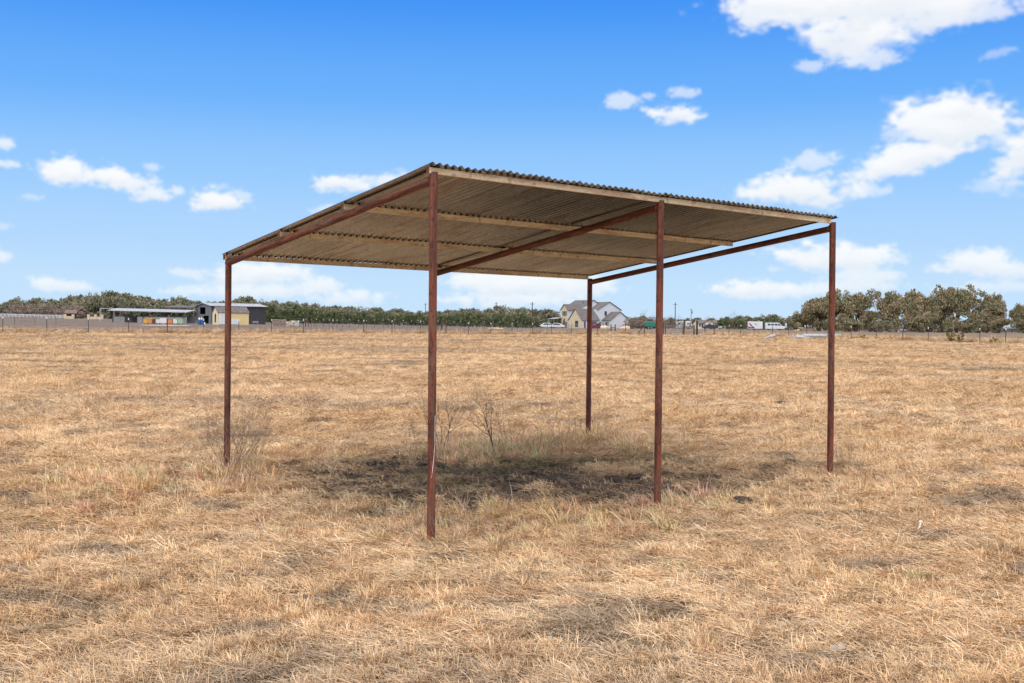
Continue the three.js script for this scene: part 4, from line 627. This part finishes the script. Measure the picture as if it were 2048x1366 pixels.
{
  // dark metal barn with lean-to
  const d = 255, k = MPP(d), p = col(422, d), t = thing('metal_barn', 'large dark ribbed metal barn with pale low pitched roof', 'barn', p, 0.66), L = 12.6, B = 7.6;
  hollow(t, L, B, 3.75, 4.35, M.barnDark, M.barnGrey, M.galv, [[2.9, 5.8, 2.0, 3.5], [1.2, 4.0, 0.02, 1.7]], { ov: 0.35 });
  for (let x = 0.35; x < L; x += 0.62) part('wall_rib', bx(0.06, 3.85, 0.05, x, 1.75, 0.024), M.barnDark, t);
  const l = thing('lean_to_canopy', 'dark flat canopy on posts attached left of the barn', 'canopy', col(331, d + 6), -0.1), W = 62 * MPP(d + 6); part('roof', slab([0, 3.15, 2], [W, 3.1, 2], [W, 3.6, -4], [0, 3.65, -4], 0.14), M.trim, l); for (const x of [0.3, W * 0.5, W - 0.3]) part('post', bar([x, -0.2, 1.6], [x, 3.1, 1.6], 0.07, 0.07, 6), M.darkWood, l);
  // yellow garden shed in front
  const ds = 232, s = thing('yellow_shed', 'yellow garden shed with brown gable roof in front of the dark barn', 'shed', col(436, ds), 0.54), Ls = 6.1, Bs = 3.6;
  hollow(s, Ls, Bs, 2.35, 3.45, M.yellow, M.cream, M.shingle, [[1.3, 2.3, 0.45, 2.1]], { ov: 0.12, th: 0.08 });
  for (const x of [0.42, 1.1]) part('double_door', bx(0.64, 2.1, 0.05, x + 0.08, 1.15, 0.03), M.white, s); for (const x of [2.9, 3.8]) part('panel', bx(0.84, 1.0, 0.05, x, 0.62, 0.03), M.white, s);
  for (const [x, lab] of [[399, 'blue plastic barrel, left of the pair by the barn'], [405.5, 'blue plastic barrel, right of the pair by the barn']]) solo('barrel', new THREE.LatheGeometry([[0, 0], [0.27, 0], [0.29, 0.06], [0.29, 0.28], [0.305, 0.3], [0.29, 0.32], [0.29, 0.58], [0.305, 0.6], [0.29, 0.62], [0.28, 0.86], [0.24, 0.9], [0, 0.9]].map(([a, b]) => new THREE.Vector2(a, b)), 14), M.blue, col(x, 228), 0, lab, 'barrel');
  [['left', 398.5, 0.9], ['middle', 403, 0.9], ['right', 409, 0.62]].forEach(([q, x, y], i) => { const pos = col(x, 228 - (i === 2 ? 0.8 : 0)); pos.y += i === 2 ? 0 : y; solo('white_jug', new THREE.LatheGeometry([[0, 0], [0.15, 0], [0.17, 0.08], [0.16, 0.3], [0.06, 0.4], [0.06, 0.45], [0, 0.45]].map(([a, b]) => new THREE.Vector2(a, b)), 10), M.white, pos, 0, `${q} one of three white jugs by the blue barrels`, 'jug'); });
  { const c = thing('stock_trough', 'small grey trough on legs against the barn wall', 'trough', col(511, 246)); part('basin', [bx(1.1, 0.06, 0.5, 0, 0.4, 0), bx(1.1, 0.3, 0.04, 0, 0.57, 0.24), bx(1.1, 0.3, 0.04, 0, 0.57, -0.24), bx(0.04, 0.3, 0.44, 0.53, 0.57, 0), bx(0.04, 0.3, 0.44, -0.53, 0.57, 0)], M.sheetGrey, c); for (const x of [-0.45, 0.45]) part('leg', bx(0.08, 0.5, 0.4, x, 0.14, 0), M.sheetGrey, c); }
  // stone pallets
  const dr = 225, kr = MPP(dr), r = rngOf(55), rk = [M.rock, std({ color: rgb(0.3, 0.22, 0.17) }), std({ color: rgb(0.43, 0.34, 0.27) })], gS = [1, 2, 3].map((q) => strip(lump(q * 7, 0.2, 0.1, 0.22, 0.4)));
  const stack = (px, w, h, lab, mats) => { const s2 = thing('stone_stack', lab, 'stone stack', col(px, dr)), W = w * kr, nx = Math.max(2, Math.round(W / 0.36)), ny = Math.round(h / 0.17); part('core', bx(W * 0.9, h * 0.85, 0.7, W / 2, h * 0.42, -0.35), M.rock, s2); for (let j = 0; j < ny; j++) for (let i = 0; i < nx; i++) { const m = new THREE.Mesh(gS[Math.floor(r() * 3)], mats[Math.floor(r() * mats.length)]); m.name = 'stone'; m.position.set((i + 0.5 + (j % 2) * 0.3 - 0.15) * W / nx, 0.06 + j * 0.165, 0.04 + 0.06 * r()); m.rotation.y = r() * 3; s2.add(m); } };
  stack(545, 28, 1.12, 'long low stack of tan building stone right of the barn', rk); stack(572.5, 9, 0.85, 'narrow pale yellow stone stack between two larger stacks', [M.bone]); stack(582, 16, 1.0, 'whitish rubble stone stack at the right of the stacks', [M.white, M.bone, rk[2]]);
}

// ------------------------------------------------------------------ the house
{
  const d = 380, k = MPP(d), p = col(1090 + 635 / 8.533, d), h = thing('white_house', 'two storey white and cream house with grey shingle gables', 'house', p, Math.PI / 6);
  gabled(h, 6.3, 7.8, 2.65, 6.1, M.siding, M.shingle, { ov: 0.3 });                                     // garage wing, gable to the left
  part('stone_gable', boxUV(poly([[0.01, -0.2], [7.79, -0.2], [7.79, 2.62], [3.9, 6.02], [0.01, 2.62]], 0.06).rotateY(Math.PI / 2).translate(-0.07, 0, 0), 0.3), M.stone, h);
  windowOn(h, -0.1, 1.35, -3.1, 1.7, 1.9, 'x');
  for (const x of [0.95, 4.3]) { const g = part('garage_door', bx(x < 2 ? 0.7 : 2.3, 2.1, 0.06, x, 1.05, 0.04), M.garage, h); for (const y of [0.55, 1.05, 1.55]) part('door_panel', bx(x < 2 ? 0.6 : 2.1, 0.42, 0.02, x, y, 0.075), M.garage, g); }
  gabled(h, 9, 8.95, 6.0, 8.5, M.siding, M.shingle, { x: 8.6, z: -4, turn: true });                       // big white gable
  part('wall', boxUV(bx(4.4, 6.2, 4, 6.4, 2.9, -6.05), 0.3), M.siding, h);
  windowOn(h, 11.6, 4.8, -3.96, 0.85, 1.45);
  gabled(h, 5, 7.1, 2.75, 5.3, M.siding, M.shingle, { x: 10.35, z: 0.8, turn: true });                   // low wing to the right
  part('door', bx(0.05, 2.0, 2.0, 10.32, 1.0, -1.2), M.garage, h); part('door', bx(1.0, 2.1, 0.06, 9.3, 1.05, -3.96), M.teal, h); windowOn(h, 8.2, 1.5, -3.96, 0.9, 1.5, 'z', M.teal);
  gabled(h, 11, 10, 6.3, 9.15, M.siding, M.shingle, { x: 5.3, z: -9, turn: true });                       // main roof behind
  gabled(h, 6, 4.1, 5.9, 7.65, M.siding, M.shingle, { x: 0.4, z: -9 });                                  // entrance tower
  part('stone_gable', boxUV(poly([[0.01, -0.2], [4.09, -0.2], [4.09, 5.87], [2.05, 7.58], [0.01, 5.87]], 0.06).rotateY(Math.PI / 2).translate(0.33, 0, -9), 0.3), M.stone, h);
  for (const z of [-9.95, -10.85, -11.75]) windowOn(h, 0.29, 4.7, z, 0.55, 1.45, 'x'); part('shaded_entry_arch', [bx(0.05, 2.0, 2.2, 0.3, 1.0, -10.6), new THREE.CylinderGeometry(1.1, 1.1, 0.05, 18, 1, false, 0, Math.PI).rotateZ(Math.PI / 2).rotateX(-Math.PI / 2).translate(0.3, 2.0, -10.6)], M.brownRoof, h); part('door', bx(0.04, 1.95, 1.1, 0.26, 0.98, -10.4), M.teal, h);  // entry arch: flat panel, its dark brown stands for the shade of the recess
  part('porch_roof', slab([-1.9, 2.9, -12.4], [0.4, 3.3, -12.4], [0.4, 3.3, -17.5], [-1.9, 2.9, -17.5], 0.1), M.galv, h); for (const z of [-12.6, -15, -17.3]) part('porch_post', bx(0.16, 3.0, 0.16, -1.8, 1.4, z), M.darkWood, h);
  part('chimney_vent', bar([7.5, 8, -11], [7.5, 8.9, -11], 0.1, 0.1, 8), M.trim, h); void k;
}
// ------------------------------------------------------------------ vehicles and clutter by the house
function wheel(t, x, y, z, r, w = 0.22) { const q = part('wheel', new THREE.TorusGeometry(r * 0.74, r * 0.27, 8, 18).translate(x, y, z), M.tyre, t); part('rim', new THREE.CylinderGeometry(r * 0.55, r * 0.55, w * 0.6, 14).rotateX(Math.PI / 2).translate(x, y, z), M.rim, q); }
function profileBody(points, width, bevel = 0.06) { return poly(points, width - 2 * bevel, bevel).translate(0, 0, -(width / 2 - bevel)); }
function sedan(px, d, mat, len, turn, label) { const c = thing('parked_car', label, 'car', col(px, d), turn), L = len; part('body', profileBody([[-L / 2, 0.35], [L / 2, 0.35], [L / 2, 0.75], [L * 0.32, 0.92], [L * 0.14, 1.42], [-L * 0.22, 1.44], [-L * 0.36, 0.98], [-L / 2, 0.9]], 1.75), mat, c); part('side_window', profileBody([[L * 0.27, 0.95], [L * 0.125, 1.36], [-L * 0.21, 1.38], [-L * 0.31, 0.98]], 1.78, 0.01), M.glass, c); for (const x of [-L * 0.3, L * 0.3]) for (const z of [-0.78, 0.78]) wheel(c, x, 0.32, z, 0.32); return c; }
{
  sedan(1094, 372, M.carWhite, 4.6, 0.1, 'white car parked left of the house porch'); sedan(1115, 385, M.carWhite, 4.6, -0.2, 'second white car, behind and right of the first by the porch');
  { const t = thing('flag_pole', 'short white pole with a small green sign left of the house', 'pole', col(1097.5, 366)); part('pole', bar([0, -0.2, 0], [0, 2.9, 0], 0.05, 0.04, 6), M.white, t); part('sign_panel', bx(0.6, 0.5, 0.04, 0.05, 1.5, 0.06), M.hiveGreen, t); }
  sedan(1194, 345, std({ color: rgb(0.2, 0.03, 0.035), roughness: 0.5 }), 2.3, 0.4, 'small dark red vehicle in front of the garage');
  { const r = rngOf(21), dd = 290; for (const [px, s, lab] of [[1204, 0.62, 'cream filled bulk bag, left of three before the garage'], [1210, 0.68, 'cream filled bulk bag, middle of three before the garage'], [1216, 0.6, 'cream filled bulk bag, right of three before the garage']]) solo('bulk_bag', lump(r() * 50, s * 0.62, s * 0.85, s * 0.6, 0.22).translate(0, s * 0.6, 0), M.cream, col(px, dd), 0, lab, 'bag'); }
  { const t = thing('utility_cabinet', 'small dark equipment box right of the white house', 'box', col(1263.5, 330)); part('cabinet', bx(0.95, 0.75, 0.8, 0, 0.4, 0), M.trim, t); part('lid', bx(1.0, 0.06, 0.85, 0, 0.8, 0), M.garage, t); }
  { const p = col(1252, 335); solo('sand_heap', lump(44, 1.6, 0.75, 1.2, 0.3), M.sand, p, 0, 'sandy heap against the white house gable', 'heap'); }
  // green tank trailer
  { const dd = 300, kk = MPP(dd), t = thing('tank_trailer', 'green water tank trailer beside the mid front post', 'trailer', col(1299, dd)), W = 20 * kk; part('tank', profileBody([[-W / 2, 0.75], [W / 2, 0.65], [W / 2, 1.5], [W * 0.4, 1.78], [-W * 0.42, 1.78], [-W / 2, 1.6]], 1.5, 0.12), M.greenTank, t); part('hatch', new THREE.CylinderGeometry(0.25, 0.25, 0.2, 12).translate(0.15, 1.9, 0), M.greenTank, t); part('chassis', bx(W * 1.1, 0.14, 0.9, 0, 0.55, 0), M.black, t); for (const x of [-0.35, 0.4]) for (const z of [-0.7, 0.7]) wheel(t, x, 0.34, z, 0.34); part('drawbar', bar([W / 2, 0.55, 0], [W / 2 + 0.9, 0.5, 0], 0.05, 0.05, 6), M.black, t); }
  // campers and bungalow
  const camper = (px, d2, w, lab) => { const kk = MPP(d2), t = thing('camper_trailer', lab, 'camper', col(px, d2)), W = w * kk; part('shell', profileBody([[-W / 2, 0.5], [W * 0.46, 0.5], [W / 2, 1.1], [W * 0.42, 2.35], [W * 0.3, 2.55], [-W * 0.42, 2.5], [-W / 2, 2.2]], 2.2, 0.08), M.carWhite, t); part('window', bx(W * 0.28, 0.55, 0.04, -W * 0.18, 1.7, 1.1), M.glass, t); part('door', bx(0.6, 1.6, 0.04, W * 0.2, 1.4, 1.1), M.sheetGrey, t); part('stripe', bx(W * 0.85, 0.12, 0.03, -0.05 * W, 1.1, 1.1), M.sheetGrey, t); for (const x of [-0.4, 0.4]) wheel(t, x, 0.34, 0.9, 0.34); };
  camper(1360, 400, 16, 'white camper trailer left of the leaning timber post'); camper(1377, 405, 11, 'smaller white camper trailer right of the leaning timber post');
  const db = 420, kb = MPP(db), b = thing('cream_bungalow', 'low cream bungalow with grey roof and centre gable', 'house', col(1396, db), 0.08), L = 42 * kb; gabled(b, L, 8, 1.95, 3.05, M.cream, M.shingle, { ov: 0.3 }); gabled(b, 3, 2.8, 2.1, 3.0, M.cream, M.shingle, { x: L * 0.28, z: 1.8, turn: true, ov: 0.15, wall: 'porch_wall' }); for (const x of [0.09, 0.2, 0.56, 0.72, 0.87]) windowOn(b, L * x, 1.25, 0.03, 0.75, 1.0, 'z', M.white); part('door', bx(0.9, 1.75, 0.05, L * 0.28 + 1.4, 0.85, 1.84), M.teal, b);
  sedan(1420, 400, M.navy, 5.0, 0.1, 'dark blue car parked in front of the cream bungalow'); sedan(1431, 404, M.carWhite, 4.4, 0, 'pale car at the right end of the cream bungalow');
  // cargo trailer and van
  { const dd = 365, kk = MPP(dd), t = thing('cargo_trailer', 'white enclosed cargo trailer with red and dark swoosh graphics', 'trailer', col(1510, dd), -0.1), W = 28 * kk; part('box_body', profileBody([[-W / 2, 0.4], [W / 2, 0.4], [W / 2, 2.4], [W * 0.47, 2.5], [-W * 0.47, 2.48], [-W / 2, 2.35]], 2.2, 0.05), M.carWhite, t); part('swoosh_graphic', poly([[-W * 0.47, 2.0], [-W * 0.36, 2.0], [-W * 0.18, 1.1], [-W * 0.05, 0.75], [-W * 0.22, 0.85], [-W * 0.36, 1.3]], 0.02).translate(0, 0, 1.1), M.red, t); part('dark_graphic', poly([[-W * 0.49, 0.5], [-W * 0.05, 0.5], [-W * 0.12, 0.85], [-W * 0.34, 0.8], [-W * 0.49, 1.15]], 0.02).translate(0, 0, 1.1), M.navy, t); part('logo_graphic', [bx(W * 0.14, 0.16, 0.02, W * 0.02, 1.85, 1.11), bx(W * 0.2, 0.1, 0.02, W * 0.05, 1.55, 1.11)], M.sheetGrey, t); for (const x of [-0.45, 0.4]) wheel(t, x, 0.36, 0.95, 0.36); part('drawbar', bar([W / 2, 0.5, 0], [W / 2 + 1.1, 0.45, 0], 0.06, 0.06, 6), M.black, t); }
  { const dd = 362, kk = MPP(dd), t = thing('work_van', 'white passenger work van with roof ladder rack', 'van', col(1550, dd), -0.08), W = 38 * kk; part('body', profileBody([[-W / 2, 0.4], [W * 0.46, 0.4], [W / 2, 0.75], [W * 0.48, 1.05], [W * 0.34, 1.2], [W * 0.21, 1.98], [W * 0.12, 2.1], [-W * 0.46, 2.1], [-W / 2, 1.9]], 2.0, 0.06), M.carWhite, t); for (const [a, w2] of [[-0.38, 0.14], [-0.2, 0.15], [-0.02, 0.14]]) part('side_window', bx(W * w2, 0.5, 0.03, W * (a + 0.05), 1.62, 1.0), M.glass, t); part('front_window', poly([[W * 0.13, 1.38], [W * 0.29, 1.3], [W * 0.2, 1.86], [W * 0.13, 1.88]], 0.03).translate(0, 0, 0.985), M.glass, t); for (const x of [-W * 0.3, W * 0.31]) for (const z of [-0.85, 0.88]) wheel(t, x, 0.36, z, 0.37); part('headlight', bx(0.08, 0.2, 0.3, W * 0.485, 0.85, 0.75), M.rim, t); part('bumper', bx(0.14, 0.2, 1.9, W * 0.49, 0.5, 0), M.black, t);
    const rk = part('ladder_rack', [bar([-W * 0.55, 2.4, 0.8], [W * 0.3, 2.4, 0.8], 0.04, 0.04, 6), bar([-W * 0.55, 2.4, -0.8], [W * 0.3, 2.4, -0.8], 0.04, 0.04, 6)], M.sheetGrey, t); for (const x of [-0.5, -0.2, 0.1, 0.28]) part('rack_bow', [bar([W * x, 2.05, 0.8], [W * x, 2.4, 0.8], 0.03, 0.03, 5), bar([W * x, 2.4, 0.8], [W * x, 2.4, -0.8], 0.03, 0.03, 5), bar([W * x, 2.4, -0.8], [W * x, 2.05, -0.8], 0.03, 0.03, 5)], M.sheetGrey, rk); }
  { const t = thing('flatbed_trailer', 'white box frame flatbed trailer right of the van', 'trailer', col(1572, 372)), kk = MPP(372); part('bed', bx(24 * kk, 0.12, 1.8, 8 * kk, 0.7, 0), M.sheetGrey, t); part('headboard', bx(0.14, 1.5, 1.8, -0.2 * kk, 1.4, 0), M.white, t); for (const x of [6, 11]) wheel(t, x * kk, 0.36, 0.9, 0.36); part('tailgate', bx(0.1, 0.7, 1.8, 19 * kk, 1.0, 0), M.white, t); }
  { const t = thing('boat_trailer', 'long low white trailer bed before the oak grove', 'trailer', col(1603, 340)), kk = MPP(340); part('bed', bx(26 * kk, 0.16, 1.7, 0, 0.75, 0), M.white, t); part('headboard', bx(0.7, 0.8, 1.7, 10 * kk, 1.15, 0), M.white, t); for (const x of [-4, 1]) wheel(t, x * kk, 0.34, 0.85, 0.34); }
  sedan(1630, 318, M.rim, 3.6, 0.2, 'silver vehicle behind the brown dirt mound');
  { const p = col(1614, 300); solo('dirt_mound', lump(9, 2.3, 0.75, 1.6, 0.35), M.dirt, p, 0, 'brown dirt mound left of the oak grove', 'mound'); const q = col(1597, 305); solo('sand_heap', lump(15, 1.3, 0.4, 1.0, 0.3), M.sand, q, 0, 'small sandy heap left of the brown dirt mound', 'heap'); const s = col(990, 250); solo('sand_heap', lump(17, 1.6, 0.22, 1.0, 0.3), M.sand, s, 0, 'flat sandy patch heap behind the fence left of the power pole', 'heap'); }
  // white ranch house behind the oaks, black pickup
  const dr = 305, kr = MPP(dr), w = thing('white_ranch_house', 'long low white house half hidden behind the oaks', 'house', col(1798, dr), 0.05), Lr = 112 * kr; gabled(w, Lr, 8, 2.1, 3.2, M.white, M.shingle, { ov: 0.4 }); for (const x of [0.12, 0.28, 0.52, 0.8]) windowOn(w, Lr * x, 1.25, 0.03, 1.1, 1.1); part('door', bx(1, 2.0, 0.06, Lr * 0.4, 1.0, 0.035), M.dark, w); part('skirting', bx(Lr * 0.98, 0.3, 0.06, Lr / 2, 0.12, 0.05), M.trim, w);
  { const t = thing('black_pickup', 'black pickup parked under the oaks', 'pickup', col(1848, 282), 0.05), W = 31 * MPP(282); part('body', profileBody([[-W / 2, 0.4], [W / 2, 0.4], [W / 2, 0.95], [W * 0.28, 1.05], [W * 0.14, 1.68], [-W * 0.1, 1.7], [-W * 0.15, 1.05], [-W / 2, 1.02]], 1.8), M.black, t); part('side_window', profileBody([[W * 0.24, 1.08], [W * 0.125, 1.6], [-W * 0.085, 1.62], [-W * 0.1, 1.1]], 1.84, 0.01), M.glass, t); for (const x of [-W * 0.31, W * 0.32]) for (const z of [-0.8, 0.8]) wheel(t, x, 0.37, z, 0.37); }
  { const dd = 285, f = thing('rail_fence', 'dark low rail fence along the foot of the oak grove', 'fence', col(1668, dd)), a = f.position, P = []; for (let i = 0; i <= 26; i++) P.push(col(lerp(1668, 2070, i / 26), dd).sub(a)); for (const p of P) part('post', bx(0.12, 1.15, 0.12, p.x, p.y + 0.4, p.z), M.darkWood, f); for (let i = 0; i < 26; i++) for (const y of [0.3, 0.62, 0.92]) part('rail', bar([P[i].x, P[i].y + y, P[i].z + 0.08], [P[i + 1].x, P[i + 1].y + y, P[i + 1].z + 0.08], 0.06, 0.06, 4), M.darkWood, f); }
  { const t = thing('metal_shed', 'low pale metal shed roof at the right edge behind the fence', 'shed', col(2008, 300)), kk = MPP(300); gabled(t, 50 * kk, 5, 0.9, 1.4, M.sheetGrey, M.galv, { ov: 0.2 }); }
  { const t = thing('white_shed', 'small pale shed at the left foot of the oak grove', 'shed', col(1744, 310)), kk = MPP(310); gabled(t, 12 * kk, 3, 1.1, 1.6, M.sheetGrey, M.galv, { ov: 0.15 }); part('door', bx(0.6, 0.9, 0.04, 0.6, 0.4, 0.03), M.dark, t); }
}
// ------------------------------------------------------------------ culvert pipes by the right fence
function culvert(len, r, crush) { const nl = Math.round(len / 0.05), nr = 22, P = [], U = [], I = []; for (let i = 0; i <= nl; i++) for (let j = 0; j <= nr; j++) { const x = i * len / nl, t = j / nr * 6.2832, c = crush(i / nl), rr = r + (i % 2 ? 0.012 : -0.012); P.push(x, r * c + Math.sin(t) * rr * c, Math.cos(t) * rr * (1 + (1 - c) * 0.45)); U.push(x / 2, j / nr); } for (let i = 0; i < nl; i++) for (let j = 0; j < nr; j++) { const a = i * (nr + 1) + j, b = a + nr + 1; I.push(a, b, a + 1, a + 1, b, b + 1); } const g = new THREE.BufferGeometry(); g.setAttribute('position', new THREE.Float32BufferAttribute(P, 3)); g.setAttribute('uv', new THREE.Float32BufferAttribute(U, 2)); g.setIndex(I); g.computeVertexNormals(); return g; }
{
  const d = 122, k = MPP(d), t = thing('culvert_pipe', 'long galvanised corrugated culvert pipe with crushed left end', 'pipe', col(1582, d, 678), -0.12); part('tube', culvert(96 * k, 0.26, (s) => 0.4 + 0.6 * sstep(0.08, 0.34, s + 0.05 * Math.sin(s * 30))), M.culvert, t); part('end_band', new THREE.CylinderGeometry(0.285, 0.285, 0.22, 24, 1, true).rotateZ(Math.PI / 2).translate(96 * k - 0.1, 0.27, 0), M.greenTank, t); part('torn_flap', slab([0.3, 0.2, 0.32], [2.0, 0.05, 0.5], [2.2, 0.16, 0.25], [0.5, 0.42, 0.1], 0.01), M.culvert, t);
  const u = thing('culvert_piece', 'short flattened galvanised culvert piece left of the long pipe', 'pipe', col(1510, d, 676), -0.05); part('tube', culvert(39 * k, 0.24, (s) => 0.16 + 0.84 * sstep(0.3, 0.95, s)), M.culvert, u);
}
// ------------------------------------------------------------------ power poles
for (const [px, top, d, arm, lab] of [[850.5, 606, 430, 0, 'thin power pole just left of the front corner post'], [992, 604, 440, 0, 'power pole over the wood in the middle distance'], [1064, 604, 300, 0, 'tall dark power pole left of the house'], [1350, 605, 330, 0, 'tall dark power pole right of the mid front post'], [1382, 617, 400, 1, 'paler power pole with transformer near the campers']]) {
  const p = col(px, d), [, dy] = ray(px, top), h = EYE + dy * d - p.y, t = thing('power_pole', lab, 'pole', p); part('pole', bar([0, -0.5, 0], [0.03, h, 0], 0.15, 0.1, 8), arm ? M.sheetGrey : M.pole, t); part('crossarm', bx(1.2, 0.1, 0.1, 0, h - 0.5, 0.12), M.pole, t); if (arm) part('transformer', new THREE.CylinderGeometry(0.22, 0.22, 0.8, 12).translate(0.3, h - 1.3, 0.15), M.sheetGrey, t);
}
scene.traverse((o) => { if (o.isMesh) { o.castShadow = true; o.receiveShadow = true; } });
renderer.render(scene, camera);
